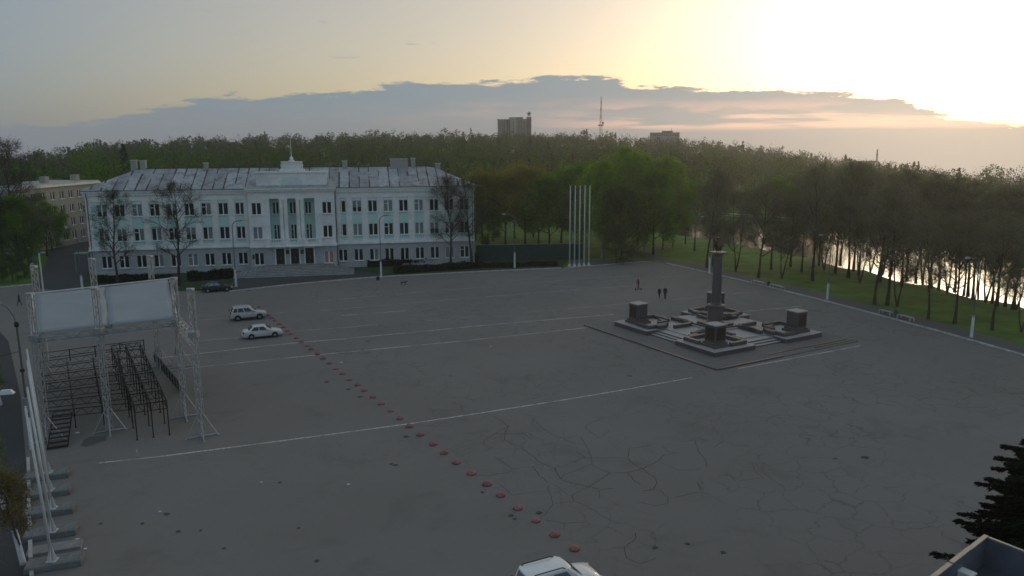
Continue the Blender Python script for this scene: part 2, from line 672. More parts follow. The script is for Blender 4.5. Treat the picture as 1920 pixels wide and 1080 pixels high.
M_rim = mat('alloy_rim', (.42, .43, .44), .35, .1, 6, metal=.6)
M_glass_car = mat('car_glass', (.012, .014, .018), .08, .05, 2, spec=.6)
M_glass_pale = mat('car_glass_painted_reflection', (.16, .19, .24), .12, .05, 2, spec=.8)  # pale reflection put into the base colour of the glass
M_black = mat('black_plastic', (.014, .014, .015), .6, .1, 5)
M_lens = mat('headlight_lens', (.55, .57, .58), .15, .05, 3, spec=.8)
M_tail = mat('tail_lens', (.22, .012, .012), .25, .05, 3, spec=.6)
M_silver = mat('paint_silver', (.52, .53, .54), .32, .04, 2, metal=.35, coat=.4, dirt=(.33, .33, .33), dirt_amt=.3)
M_silver2 = mat('paint_light_silver', (.62, .63, .64), .32, .04, 2, metal=.3, coat=.4, dirt=(.42, .43, .43), dirt_amt=.3)
M_carw = mat('paint_white', (.80, .83, .84), .35, .03, 2, coat=.4, dirt=(.55, .56, .53), dirt_amt=.35)
M_card = mat('paint_dark_green', (.010, .018, .018), .25, .05, 2, coat=.5)
M_glasswin = bpy.data.materials.new('window_glass')
M_glasswin.use_nodes = True
_b = M_glasswin.node_tree.nodes['Principled BSDF']
_b.inputs['Base Color'].default_value = (.010, .013, .018, 1)
_b.inputs['Roughness'].default_value = .06
_b.inputs['Specular IOR Level'].default_value = .45
M_fence = mat('fence_mesh_green', (.016, .050, .044), .85, .15, 2, dirt=(.011, .036, .035), dirt_amt=.5)
M_bluefar = mat('far_wall', (.21, .21, .215), .9, .12, .3)
M_fardark = mat('far_wall_dark', (.075, .075, .08), .9, .1, .3)
M_farlight = mat('far_wall_light', (.32, .325, .33), .9, .1, .3)
M_beige = mat('old_plaster', (.34, .335, .31), .9, .12, .6, dirt=(.25, .25, .23), dirt_amt=.6)
M_roofflat = mat('roof_felt', (.070, .078, .095), .8, .2, 1.2, dirt=(.05, .056, .068), dirt_amt=.6)
M_coping = mat('coping_metal', (.19, .195, .20), .45, .2, 3, metal=.3, dirt=(.18, .18, .19), dirt_amt=.6, dirt_scale=2)
M_lampgl = mat('lamp_glass', (.62, .63, .62), .3, .05, 4)
M_skin = mat('skin', (.40, .24, .18), .6, .05, 6)
M_benchw = mat('bench_timber_pale', (.34, .345, .33), .7, .2, 6)

# water
M_water = bpy.data.materials.new('river_water')
M_water.use_nodes = True
nt = M_water.node_tree
b = nt.nodes['Principled BSDF']
b.inputs['Base Color'].default_value = (.012, .015, .014, 1)
b.inputs['Roughness'].default_value = .10
b.inputs['IOR'].default_value = 1.33
b.inputs['Specular IOR Level'].default_value = .5
_n = nt.nodes.new('ShaderNodeTexNoise')
_n.inputs['Scale'].default_value = .8
_n.inputs['Detail'].default_value = 4
_bp = nt.nodes.new('ShaderNodeBump')
_bp.inputs['Strength'].default_value = .12
_bp.inputs['Distance'].default_value = .15
_tc = nt.nodes.new('ShaderNodeTexCoord')
nt.links.new(_tc.outputs['Object'], _n.inputs['Vector'])
nt.links.new(_n.outputs['Fac'], _bp.inputs['Height'])
nt.links.new(_bp.outputs[0], b.inputs['Normal'])

# ------------------------------------------------------------------ ground, river, square
TL = [(-400, 300), (0, 283), (100, 279), (250, 262), (400, 257), (700, 248), (900, 248), (1100, 249), (1250, 257), (1400, 271), (1640, 305),
      (1800, 328), (1920, 347), (2300, 360)]


def tan_el(px):
    py = np.interp(px, [t[0] for t in TL], [t[1] for t in TL])
    d = ray(float(px), float(py))
    return d[2] / math.hypot(d[0], d[1])


TANX = np.linspace(-400, 2300, 55)
TANV = np.array([tan_el(p) for p in TANX])
NEAR_BANK = [G(*q, -2) for q in ((2250, 690), (1920, 592), (1700, 540), (1500, 490), (1340, 460), (1240, 447), (1060, 428), (900, 420))] + [Vector((-120, 262, -2))]
FAR_BANK = [G(*q, -2) for q in ((2300, 500), (1920, 462), (1740, 444), (1500, 422), (1340, 413), (1240, 411), (1060, 411), (900, 407))] + [Vector((-120, 290, -2))]
RIVER = np.array([(p.x, p.y) for p in NEAR_BANK] + [(p.x, p.y) for p in reversed(FAR_BANK)])


def inside(P, poly):
    x, y = P[:, 0], P[:, 1]
    c = np.zeros(len(P), bool)
    j = len(poly) - 1
    for i in range(len(poly)):
        xi, yi = poly[i]
        xj, yj = poly[j]
        m = ((yi > y) != (yj > y)) & (x < (xj - xi) * (y - yi) / (yj - yi + 1e-12) + xi)
        c ^= m
        j = i
    return c


def edge_dist(P, poly):
    d = np.full(len(P), 1e9)
    for i in range(len(poly)):
        a, b_ = np.array(poly[i - 1]), np.array(poly[i])
        ab = b_ - a
        t = np.clip(((P - a) @ ab) / (ab @ ab), 0, 1)
        d = np.minimum(d, np.hypot(*(P - a - t[:, None] * ab).T))
    return d


def terrain(P):
    P = np.asarray(P, float)
    r = np.hypot(P[:, 0], P[:, 1])
    yy = np.maximum(P[:, 1], .25 * np.abs(P[:, 0]) + 1e-3)
    px = 960 + 960 * FOC * P[:, 0] / yy
    te = np.interp(px, TANX, TANV)
    z6 = CAMH + 600 * te - 14
    z = np.where(r < 600, z6 * np.clip((r - 240) / 360, 0, 1), z6 + (r - 600) * (te - .008))
    z = np.where(P[:, 1] < 60, 0, z)
    sd = edge_dist(P, RIVER)
    ins = inside(P, RIVER)
    dep = np.where(ins, np.clip(sd / 2.5 + .5, 0, 1), np.clip(.5 - sd / 5, 0, 1))
    return z - .06 - 3.4 * dep


def build_ground():
    xs = np.array([-1500, -1200, -900, -700, -550, -450, -370, -310, -270, -240] + list(np.arange(-216, 202, 3.6))
                  + [220, 240, 270, 310, 370, 450, 550, 700, 900, 1200, 1500], float)
    ys = np.array([-300, -150, -60] + list(np.arange(0, 300, 3.6)) + [310, 330, 355, 385, 420, 460, 510, 560, 600, 650, 720, 820, 960, 1150, 1400], float)
    X, Y = np.meshgrid(xs, ys)
    P = np.stack([X.ravel(), Y.ravel()], 1)
    Z = terrain(P)
    nx, ny = len(xs), len(ys)
    i = (np.arange(ny - 1)[:, None] * nx + np.arange(nx - 1)[None]).ravel()
    F = np.stack([i, i + 1, i + 1 + nx, i + nx], 1)
    me = bpy.data.meshes.new('ground')
    me.from_pydata(np.column_stack([P, Z]).tolist(), [], F.tolist())
    me.materials.append(M_grass)
    me.polygons.foreach_set('use_smooth', [True] * len(me.polygons))
    tag(inst('ground', me), kind='structure')


build_ground()
w_ = MB()
w_.add([(p.x, p.y, -2.0) for p in NEAR_BANK] + [(p.x, p.y, -2.0) for p in FAR_BANK],
       [(i, i + 1, len(NEAR_BANK) + i + 1, len(NEAR_BANK) + i) for i in range(len(NEAR_BANK) - 1)])
tag(w_.build('river_water', M_water), kind='structure')


def sheet(name, pts, z, m, kind='structure'):
    mb = MB()
    mb.add([(p[0], p[1], z) for p in pts], [tuple(range(len(pts)))])
    o = mb.build(name, m)
    return tag(o, kind=kind)


KR = [G(*q) for q in ((1262, 497), (1367, 521), (1500, 553), (1550, 565.6), (1697, 605), (1821, 638.3), (1920, 667.4))]
# smooth the kerb line a little so that it runs as one gentle curve
_kx = np.array([p.x for p in KR])
_ky = np.array([p.y for p in KR])
_cf = np.polyfit(_ky, _kx, 2)
KRY = np.linspace(141, 40, 24)
KRL = [(float(np.polyval(_cf, y)), float(y)) for y in KRY]
KB = [G(*q) for q in ((430, 547), (540, 534.5), (660, 523.5), (730, 518.5), (900, 509.5), (1052, 503))]
BACKR = [G(*q) for q in ((1060, 502.5), (1130, 497), (1200, 491.5), (1242, 490))]
LEFTB = [G(*q) for q in ((-60, 545), (0, 539.5), (66, 533))]
poly = [(-150, 8), (KRL[-1][0] + 8, 8)] + KRL[::-1] + [(p.x, p.y) for p in BACKR[::-1]] + [(p.x, p.y) for p in KB[::-1]] \
    + [(p.x, p.y) for p in (G(424, 541), G(372, 546), G(165, 547))] + [(p.x, p.y) for p in LEFTB[::-1]] + [(-150, 116)]
square = sheet('square_asphalt', poly, 0.0, M_asph)
# street running back past the left end of the building
tag(sheet('side_street', [(p.x, p.y) for p in (G(60, 540), G(170, 550), G(172, 520), G(172, 470), G(168, 446), G(96, 458), G(84, 500))], .008, M_road))
# darker roadway along the left edge
tag(sheet('roadway', [(p.x, p.y) for p in (G(62, 1200), G(57, 1040), G(52, 900), G(38, 740), G(16, 640), G(-30, 590), G(-400, 640), G(-700, 1200))], .012, M_road))


def kerb(name, pts, w=.22, h=.14, z0=-.05, m=None):
    mb = MB()
    P = [Vector((p[0], p[1], 0)) for p in pts]
    L_, R_ = [], []
    for i, p in enumerate(P):
        d = (P[min(i + 1, len(P) - 1)] - P[max(i - 1, 0)]).normalized()
        n = Vector((-d.y, d.x, 0)) * (w / 2)
        L_.append(p + n)
        R_.append(p - n)
    n = len(P)
    vs = [(q.x, q.y, z) for z in (z0, h) for q in L_ + R_]
    fs = []
    for i in range(n - 1):
        fs += [(2 * n + i, 2 * n + i + 1, 3 * n + i + 1, 3 * n + i), (i, i + 1, 2 * n + i + 1, 2 * n + i), (n + i + 1, n + i, 3 * n + i, 3 * n + i + 1)]
    fs += [(0, 2 * n, 3 * n, n), (n - 1, 2 * n - 1, 4 * n - 1, 3 * n - 1)]
    mb.add(vs, fs)
    return tag(mb.build(name, m or M_kerb), kind='structure')


kerb('kerb_riverside', KRL, .30)
kerb('kerb_building_side', [(p.x, p.y) for p in KB], .34)
kerb('kerb_park_corner', [(p.x, p.y) for p in BACKR], .2, .10)
kerb('kerb_street', [(p.x, p.y) for p in LEFTB], .35)


def offset(pts, d):
    out = []
    for i, p in enumerate(pts):
        a, c = pts[max(i - 1, 0)], pts[min(i + 1, len(pts) - 1)]
        t = Vector((c[0] - a[0], c[1] - a[1])).normalized()
        out.append((p[0] + t.y * d, p[1] - t.x * d))
    return out


_o = offset(KRL, -.16)
_o2 = offset(KRL, -3.6)
tag(sheet('footpath_riverside', _o + _o2[::-1], .115, M_pave))
# lawn and forecourt between the kerb and the building
tag(sheet('front_lawn', [(p.x, p.y) for p in KB[3:]] + [(p.x, p.y) for p in (G(1066, 487), G(905, 474), G(640, 500))], .10, M_lawn))
tag(sheet('front_lawn_street_side', [(p.x, p.y) for p in (G(150, 546), G(372, 544), G(424, 539), G(436, 528), G(440, 508), G(165, 512))], .09, M_lawn))
tag(sheet('forecourt', [(p.x, p.y) for p in (G(421, 548), G(432, 546), G(540, 534), G(660, 523), G(728, 518), G(655, 494), G(440, 506), G(436, 528))], .05, M_road))
tag(sheet('park_path', [(p.x, p.y) for p in (G(1072, 489), G(1242, 487), G(1258, 491), G(1200, 491.4), G(1130, 496.8), G(1062, 502.3))], .06, M_pave))
tag(sheet('park_walk', [(p.x, p.y) for p in (G(1180, 470), G(1196, 469), G(1275, 493), G(1255, 496))], .07, M_pave))


def strip(mb, pts, w, z):
    P = [Vector((p[0], p[1], 0)) for p in pts]
    vs = []
    for i, p in enumerate(P):
        d = (P[min(i + 1, len(P) - 1)] - P[max(i - 1, 0)])
        d.z = 0
        d.normalize()
        n = Vector((-d.y, d.x, 0)) * (w / 2)
        vs += [(p.x + n.x, p.y + n.y, z), (p.x - n.x, p.y - n.y, z)]
    mb.add(vs, [(2 * i, 2 * i + 1, 2 * i + 3, 2 * i + 2) for i in range(len(P) - 1)])


LINES = [
    ([(185, 868), (300, 856), (420, 840.5), (595, 817.7), (766, 794.8), (900, 774.5), (1033, 753.6), (1104, 742), (1200, 725.5), (1298, 708)], .17, 0),
    ([(318, 694), (432, 682), (540, 671), (641.7, 660.7), (836.7, 642.3), (970, 628.5), (1110, 613.3)], .17, 0),
    ([(300, 671), (401, 659.8), (476, 651), (574, 641), (640, 635.7), (800, 620.5), (950, 606), (1065, 596.5), (1150, 589.5)], .17, 0),
    ([(1384.4, 691), (1500, 669.5), (1614, 648)], .15, 0),
    ([(1387, 590), (1391, 584.4), (1440, 580), (1503, 574)], .14, 0),
    ([(1370, 551), (1435, 546)], .12, 1),
    ([(640, 591.7), (700, 587), (760, 582.7)], .16, 0),
    ([(797, 601.7), (850, 597), (895, 593)], .12, 1),
    ([(640, 615), (674, 611.5), (708, 609)], .14, 1),
    ([(600, 582.5), (640, 579), (800, 565.5), (930, 555), (1060, 545), (1193, 535)], .14, 1),
    ([(590, 565), (640, 560.7), (780, 548), (923, 537)], .12, 1),
    ([(1000, 584), (1085, 577), (1170, 570), (1330, 556)], .12, 1),
    ([(363, 601), (430, 596)], .15, 1),
    ([(365, 639.5), (449, 633)], .15, 1),
    ([(510, 588), (538, 585)], .13, 1),
    ([(543, 622), (637, 614.5)], .12, 1),
    ([(960, 534), (1080, 523), (1190, 517)], .12, 1),
    ([(258, 855), (256, 842)], .10, 1), ([(1240, 520), (1320, 514)], .10, 1),
]
for pts, wd, k in LINES:
    mb = MB()
    strip(mb, [G(*q) for q in pts], wd, .005)
    o = mb.build('painted_line', M_paint2 if k else M_paint, parent=square)

CR = [[(340, 220), (380, 240), (418, 270), (405, 300), (400, 340), (460, 370), (530, 415), (600, 465), (660, 490), (690, 545), (760, 565), (830, 585), (900, 596), (960, 592)],
      [(290, 350), (350, 310), (490, 310), (520, 325), (540, 340)], [(545, 230), (575, 262), (620, 300), (700, 335), (770, 362), (815, 362)],
      [(790, 325), (820, 370), (835, 400), (848, 435), (848, 470), (780, 495), (705, 520), (690, 545)],
      [(848, 470), (940, 512), (1030, 510), (1110, 492), (1190, 450), (1215, 425), (1260, 412), (1300, 408)],
      [(848, 436), (1035, 436), (1042, 385), (1150, 375)], [(1035, 436), (1070, 470), (1110, 492), (1165, 530), (1185, 560), (1170, 595), (1110, 605)],
      [(830, 585), (895, 545), (940, 512)], [(830, 585), (750, 625), (755, 660), (650, 672), (640, 630), (625, 600), (630, 575)],
      [(755, 660), (820, 680), (870, 710), (910, 740), (990, 772)], [(660, 575), (720, 620), (750, 640)], [(650, 672), (610, 725), (590, 740)],
      [(380, 575), (440, 628), (520, 615), (620, 605)], [(1210, 375), (1240, 400), (1275, 410)], [(1300, 350), (1380, 345), (1395, 400), (1430, 440), (1440, 480)],
      [(1480, 380), (1530, 345), (1580, 370), (1650, 372)], [(1400, 330), (1440, 347)], [(1030, 510), (1060, 545), (1100, 570)],
      [(400, 520), (440, 490), (545, 480), (600, 465)], [(250, 525), (300, 525), (400, 515)], [(545, 480), (580, 530), (625, 560)],
      [(1110, 605), (1200, 600), (1245, 640), (1240, 670), (1170, 680), (1090, 660)], [(1270, 640), (1400, 610), (1460, 620)], [(1390, 560), (1410, 600)],
      [(1660, 450), (1760, 475), (1870, 455)], [(1670, 460), (1690, 500), (1730, 540), (1600, 555)], [(1020, 890), (1050, 870), (1075, 850), (1075, 820)],
      [(1015, 890), (1030, 950), (1100, 980), (1180, 950)], [(610, 758), (700, 770), (810, 768)], [(705, 770), (708, 800)],
      [(130, 395), (220, 370), (290, 350), (320, 385)], [(350, 430), (440, 490)], [(0, 270), (70, 270)], [(130, 150), (185, 165), (185, 190), (30, 190)],
      [(735, 462), (815, 432), (848, 436)], [(815, 280), (850, 250), (895, 240)], [(815, 280), (885, 335), (940, 298)], [(890, 600), (890, 640)],
      [(480, 200), (560, 225), (545, 250)], [(350, 310), (420, 270)], [(1190, 450), (1300, 500), (1410, 490)], [(770, 400), (815, 432)]]
rng = random.Random(5)
mb = MB()
for L_ in CR:
    pts = []
    for a, b_ in zip(L_[:-1], L_[1:]):
        k = 3
        for i in range(k):
            t = i / k
            pts.append((a[0] + (b_[0] - a[0]) * t + (rng.uniform(-4, 4) if i else 0), a[1] + (b_[1] - a[1]) * t + (rng.uniform(-3, 3) if i else 0)))
    pts.append(L_[-1])
    strip(mb, [G(800 + q[0] / 2.743, 700 + q[1] / 2.743) for q in pts], rng.uniform(.028, .065), .003)
o = mb.build('cracks', M_crack, parent=square)
o['kind'] = 'stuff'
# scraps of litter, dirt and leaves lying about
mb = MB()
spots = [(313, 964, .22), (333, 997, .2), (376, 995, .15), (267, 982, .16), (188, 982, .15), (612, 716, .35), (675, 744, .3), (653, 730, .25), (762, 819, .3), (742, 872, .2), (733, 870, .2),
         (905, 923, .2), (958, 967, .2), (966, 973, .15), (1010, 962, .3), (1228, 1027, .2), (1357, 1036, .3), (1622, 858, .35), (1180, 705, .3), (845, 705, .2), (560, 990, .15), (595, 1052, .18),
         (465, 545, .5), (457, 540, .5), (1566, 860, .2), (1290, 1020, .2), (420, 1028, .15), (690, 640, .3), (525, 905, .15)]
for x, y, s in spots:
    p = G(x, y)
    n = rng.randint(5, 7)
    mb.add([(p.x + s * rng.uniform(.4, 1) * math.cos(6.283 * i / n) * 1.2, p.y + s * rng.uniform(.4, 1) * math.sin(6.283 * i / n), rng.uniform(.006, .03)) for i in range(n)] + [(p.x, p.y, .04)],
           [(i, (i + 1) % n, n) for i in range(n)])
o = mb.build('litter', M_crack)
tag(o, 'dark scraps of dirt and leaves lying scattered over the asphalt', 'litter', kind='stuff')
mb = MB()
for x, y, s in ((653.5, 909, .10), (640, 680, .12), (145, 812, .14), (300, 960, .08), (490, 905, .07), (160, 1030, .08), (145, 1012, .1), (920, 650, .1)):
    p = G(x, y)
    mb.box((p.x, p.y, .03), (s * 2, s * 1.5, .05))
o = mb.build('paper_scraps', M_white)
tag(o, 'small white scraps of paper on the open asphalt', 'litter', kind='stuff')
# ring of dirt on the asphalt before the stage
mb = MB()
p = G(176, 826)
mb.add([(p.x + .9 * rng.uniform(.7, 1.1) * math.cos(i * .524), p.y + 1.3 * rng.uniform(.7, 1.1) * math.sin(i * .524), .004) for i in range(12)], [tuple(range(12))])
mb.build('dirt_patch', M_dirtp, parent=square)

# ------------------------------------------------------------------ administrative building
BL, BD, BH = 64.9, 14.0, 14.2          # length, depth, height of the eaves
BANG = 0.1944
bld = empty('administrative_building', (-70.55, 129.07, 0), BANG)
tag(bld, 'long three-storey white and turquoise building with grey ground floor, balcony and portico', 'building')
ROWS = [(1.25, 3.35), (5.75, 7.85), (9.9, 11.95)]
WW = 1.58
LW = [2.45 + i * 2.74 for i in range(9)]
RW = [41.35 + i * 2.72 for i in range(9)]
CX0, CX1, CP = 25.9, 40.3, 1.5         # projecting middle part: ends and how far it stands forward
LOG0, LOG1, LOGZ0, LOGZ1 = 29.4, 36.9, 5.1, 12.6


def facade(name, x0, x1, z0, z1, y, holes, m, reveal=.22):
    """wall face with real openings and their reveals"""
    xs = sorted({x0, x1} | {h[0] for h in holes} | {h[1] for h in holes})
    zs = sorted({z0, z1} | {h[2] for h in holes} | {h[3] for h in holes})
    mb = MB()
    for a, b_ in zip(xs[:-1], xs[1:]):
        for c, d in zip(zs[:-1], zs[1:]):
            mx, mz = (a + b_) / 2, (c + d) / 2
            if any(h[0] < mx < h[1] and h[2] < mz < h[3] for h in holes):
                continue
            mb.quad((a, y, c), (b_, y, c), (b_, y, d), (a, y, d))
    for h in holes:
        a, b_, c, d = h[:4]
        y2 = y + reveal
        mb.quad((a, y, c), (a, y2, c), (b_, y2, c), (b_, y, c))
        mb.quad((a, y, d), (b_, y, d), (b_, y2, d), (a, y2, d))
        mb.quad((a, y, c), (a, y, d), (a, y2, d), (a, y2, c))
        mb.quad((b_, y, c), (b_, y2, c), (b_, y2, d), (b_, y, d))
    return mb.build(name, m, parent=bld)


def window_meshes(w, h):
    f = MB()
    t = .075
    f.bx(0, t, 0, .07, 0, h)
    f.bx(w - t, w, 0, .07, 0, h)
    f.bx(t, w - t, 0, .07, 0, t)
    f.bx(t, w - t, 0, .07, h - t, h)
    f.bx(w / 2 - .085, w / 2 + .085, -.02, .07, t, h - t)
    fr = f.mesh('window', M_frame)
    p = MB().quad((t, .04, t), (w - t, .04, t), (w - t, .04, h - t), (t, .04, h - t))
    s = MB().bx(-.08, w + .08, -.32, .02, -.09, -.005)
    return fr, p, s.mesh('sill', M_trim)


_wm = {}
wr = random.Random(11)


def window(x, z0, z1, y, w=WW, kind=None, parent=None, sill=True, vent=False):
    h = z1 - z0
    k = (round(w, 2), round(h, 2))
    if k not in _wm:
        f, p, s = window_meshes(w, h)
        _wm[k] = (f, {n: p.mesh('pane', m) for n, m in (('g', M_glasswin), ('c', M_curtain), ('p', M_pink))}, s)
        zc = h * .42
        q = MB()
        q.quad((.07, .04, .07), (w - .07, .04, .07), (w - .07, .04, zc), (.07, .04, zc), 0)
        q.quad((.07, .04, zc), (w - .07, .04, zc), (w - .07, .04, h - .07), (.07, .04, h - .07), 1)
        _wm[k][1]['h'] = q.mesh('pane', [M_glasswin, M_curtain])
        q = MB()
        q.quad((.07, .04, .07), (w / 2, .04, .07), (w / 2, .04, h - .07), (.07, .04, h - .07), 0)
        q.quad((w / 2, .04, .07), (w - .07, .04, .07), (w - .07, .04, h - .07), (w / 2, .04, h - .07), 1)
        _wm[k][1]['s'] = q.mesh('pane', [M_glasswin, M_curtain])
    f, ps, s = _wm[k]
    kind = kind or wr.choice('ggggggccghs')
    o = inst('window', f, parent or bld, (x, y, z0))
    inst('pane', ps[kind], o)
    if sill:
        inst('sill', s, o)
    if vent:
        MB().bx(.09, w / 2 - .09, -.03, .06, h * .66, h * .66 + .08).build('transom', M_frame, parent=o)
    return o


wall_kinds = ((LW, 'left'), (RW, 'right'))
for centers, side in wall_kinds:
    x0, x1 = (0, CX0) if side == 'left' else (CX1, BL)
    g_h = [(c - WW / 2, c + WW / 2, *ROWS[0]) for c in centers]
    facade('ground_floor_wall', x0, x1, 0, 4.25, 0, g_h, M_wallg)
    u_h = [(c - WW / 2, c + WW / 2, *r_) for c in centers for r_ in ROWS[1:]]
    facade('upper_wall', x0, x1, 4.75, BH - .5, .0, u_h, M_wallt)
    for c in centers:
        for r_ in ROWS:
            window(c - WW / 2, r_[0], r_[1], .13, kind=None, vent=wr.random() < .2)
    # flat white pilasters between the windows, plain white frieze above, string course below
    edges = [x0 + .02] + [(a + b_) / 2 for a, b_ in zip(centers[:-1], centers[1:])] + [x1 - .02]
    for i, e in enumerate(edges):
        w = .5 if 0 < i < len(edges) - 1 else .9
        a = max(x0 + .02, e - w)
        b_ = min(x1 - .02, e + w)
        if side == 'left' and i == len(edges) - 1:
            b_ = x1
        MB().bx(a, b_, -.07, .02, 4.95, 12.45).build('pilaster', M_wallw, parent=bld)
    for c in centers:
        MB().bx(c - .62 - .12, c + .62 + .12, -.05, .02, 12.0, 12.18).build('lintel', M_trim, parent=bld)
    MB().bx(x0 + .01, x1 - .01, -.09, .05, 12.46, BH - .75).build('frieze', M_wallw, parent=bld)
    MB().bx(x0 - .12, x1, -.30, .02, 4.26, 4.52).bx(x0 - .06, x1, -.16, .02, 4.525, 4.94).build('string_course', M_trim, parent=bld)
    MB().bx(x0 - .35 if side == 'left' else x0, x1 if side == 'left' else x1 + .35, -.62, .1, BH - .28, BH).bx(
        x0 - .2 if side == 'left' else x0, x1 if side == 'left' else x1 + .2, -.38, .1, BH - .74, BH - .285).build('cornice', M_trim, parent=bld)
    MB().bx(x0 - .45 if side == 'left' else x0, x1 if side == 'left' else x1 + .45, -.74, -.60, BH + .005, BH + .12).build('gutter', M_gutter, parent=bld)
    MB().bx(x0, x1, -.14, .0, 0, .55).build('plinth', M_wallg, parent=bld)

# end and back walls
for x, nm in ((0, 'end_wall'), (BL, 'end_wall')):
    mb = MB()
    mb.quad((x, 0, 0), (x, BD, 0), (x, BD, 4.25), (x, 0, 4.25), 0)
    mb.quad((x, 0, 4.25), (x, BD, 4.25), (x, BD, BH), (x, 0, BH), 1)
    mb.build(nm, [M_wallg, M_wallw], parent=bld)
MB().quad((0, BD, 0), (BL, BD, 0), (BL, BD, BH), (0, BD, BH)).build('back_wall', M_wallw, parent=bld)
MB().bx(.4, BL - .4, .5, BD - .5, .1, .2).bx(.4, BL - .4, 1.4, 1.5, .3, BH - .1).build('interior', M_door, parent=bld)

# projecting middle part
yc = -CP
cw = [27.25, 38.95]
ch = [(c - WW / 2, c + WW / 2, *r_) for c in cw for r_ in ROWS]
doors = [(30.05, 31.45), (32.5, 33.9), (34.95, 36.35)]
facade('portico_ground_wall', CX0, CX1, 0, 4.25, yc, [h for h in ch if h[2] < 2] + [(a, b_, 1.25, 3.95) for a, b_ in doors], M_wallg, .3)
facade('portico_upper_wall', CX0, CX1, 4.25, BH - .4, yc, [h for h in ch if h[2] > 2] + [(LOG0, LOG1, LOGZ0, LOGZ1)], M_wallw, .3)
for c in cw:
    for i, r_ in enumerate(ROWS):
        window(c - WW / 2, r_[0], r_[1], yc + .13, kind='p' if (c == cw[1] and i == 0) else ('c' if (c == cw[0] and i == 1) else 'g'))
for x in (CX0, CX1):
    MB().quad((x, yc, 0), (x, .0, 0), (x, .0, BH), (x, yc, BH)).build('return_wall', M_wallw, parent=bld)
for a, b_ in ((CX0 - .1, LOG0 - .55), (LOG1 + .55, CX1 + .1)):
    MB().bx(a, b_, yc - .28, yc + .02, 4.26, 4.52).bx(a + .05, b_, yc - .14, yc + .02, 4.525, 4.9).build('string_course', M_trim, parent=bld)
MB().bx(CX0 - .3, CX1 + .3, yc - .7, .3, BH - .05, BH + .25).bx(CX0 - .15, CX1 + .15, yc - .4, .2, BH - .41, BH - .055).build('cornice', M_trim, parent=bld)
# loggia: back wall with windows and doors, two pairs of square columns
ly = .55
MB().quad((LOG0, ly, LOGZ0), (LOG1, ly, LOGZ0), (LOG1, ly, LOGZ1), (LOG0, ly, LOGZ1)).quad((LOG0, yc + .3, LOGZ0), (LOG0, ly, LOGZ0), (LOG0, ly, LOGZ1), (LOG0, yc + .3, LOGZ1)).quad(
    (LOG1, yc + .3, LOGZ0), (LOG1, ly, LOGZ0), (LOG1, ly, LOGZ1), (LOG1, yc + .3, LOGZ1)).quad((LOG0, yc + .3, LOGZ1), (LOG1, yc + .3, LOGZ1), (LOG1, ly, LOGZ1), (LOG0, ly, LOGZ1)).quad(
    (LOG0, yc + .3, LOGZ0), (LOG1, yc + .3, LOGZ0), (LOG1, ly, LOGZ0), (LOG0, ly, LOGZ0)).build('loggia_wall', M_wallt, parent=bld)
for c in (30.25, 33.1, 35.7):
    window(c - .55, 9.8, 11.9, ly - .09, 1.1, 'g', sill=True)
    window(c - .5, LOGZ0 + .15, 8.0, ly - .09, 1.0, 'g', sill=False, vent=True)
for c in (31.35, 32.05, 34.1, 34.8):
    MB().bx(c - .29, c + .29, yc - .12, yc + .5, 5.0, 12.3).bx(c - .36, c + .36, yc - .18, yc + .55, 12.305, 12.6).bx(c - .35, c + .35, yc - .17, yc + .54, 4.9, 5.15).build('column', M_wallw, parent=bld)
# balcony with three groups of balusters
by = yc - 1.6
bal = MB().bx(28.6, 38.0, by, yc, 4.62, 4.9).bx(28.4, 38.2, by - .12, yc, 4.45, 4.615).build('balcony', M_trim, parent=bld)
MB().bx(28.6, 38.0, by, by + .22, 5.68, 5.86).build('rail', M_trim, parent=bal)
for a, b_ in ((28.6, 29.35), (32.0, 32.6), (35.05, 35.6), (37.4, 38.0)):
    MB().bx(a, b_, by + .02, by + .24, 4.9, 5.68).build('pier', M_trim, parent=bal)
bm = MB().lathe([(.05, 0), (.09, .12), (.10, .28), (.055, .55), (.08, .78)], 6).mesh('baluster', M_trim, True)
for a, b_, n in ((29.35, 32.0, 7), (32.6, 35.05, 7), (35.6, 37.4, 5)):
    for i in range(n):
        inst('baluster', bm, bal, (a + (i + .5) * (b_ - a) / n, by + .12, 4.9))
for x in (28.6, 37.8):
    MB().bx(x, x + .2, by + .25, yc - .02, 4.905, 5.8).build('side_panel', M_trim, parent=bal)
# doors, plaques and the steps
for i, (a, b_) in enumerate(doors):
    d = MB().bx(a + .02, b_ - .02, yc + .2, yc + .28, 1.25, 3.93).build('door', M_door, parent=bld)
    MB().bx((a + b_) / 2 - .02, (a + b_) / 2 + .02, yc + .17, yc + .21, 1.3, 3.3).bx(a + .05, b_ - .05, yc + .17, yc + .21, 3.28, 3.36).build('leaf_edge', M_plaque, parent=d)
    MB().tube(((a + b_) / 2 + .1, yc + .12, 2.1), ((a + b_) / 2 + .1, yc + .12, 2.6), .025).build('handle', M_steel, parent=d)
    MB().bx(a - .2, a - .005, yc - .08, yc, 1.2, 4.05).bx(b_ + .005, b_ + .2, yc - .08, yc, 1.2, 4.05).bx(a - .2, b_ + .2, yc - .08, yc, 4.055, 4.2).build('door_surround', M_trim, parent=bld)
for x in (31.68, 34.12):
    MB().bx(x, x + .62, yc - .06, yc - .005, 3.0, 3.7).build('plaque', M_plaque, parent=bld)
MB().bx(26.1, 26.5, yc - .05, yc - .005, 2.3, 3.1).build('plaque', M_plaque, parent=bld)
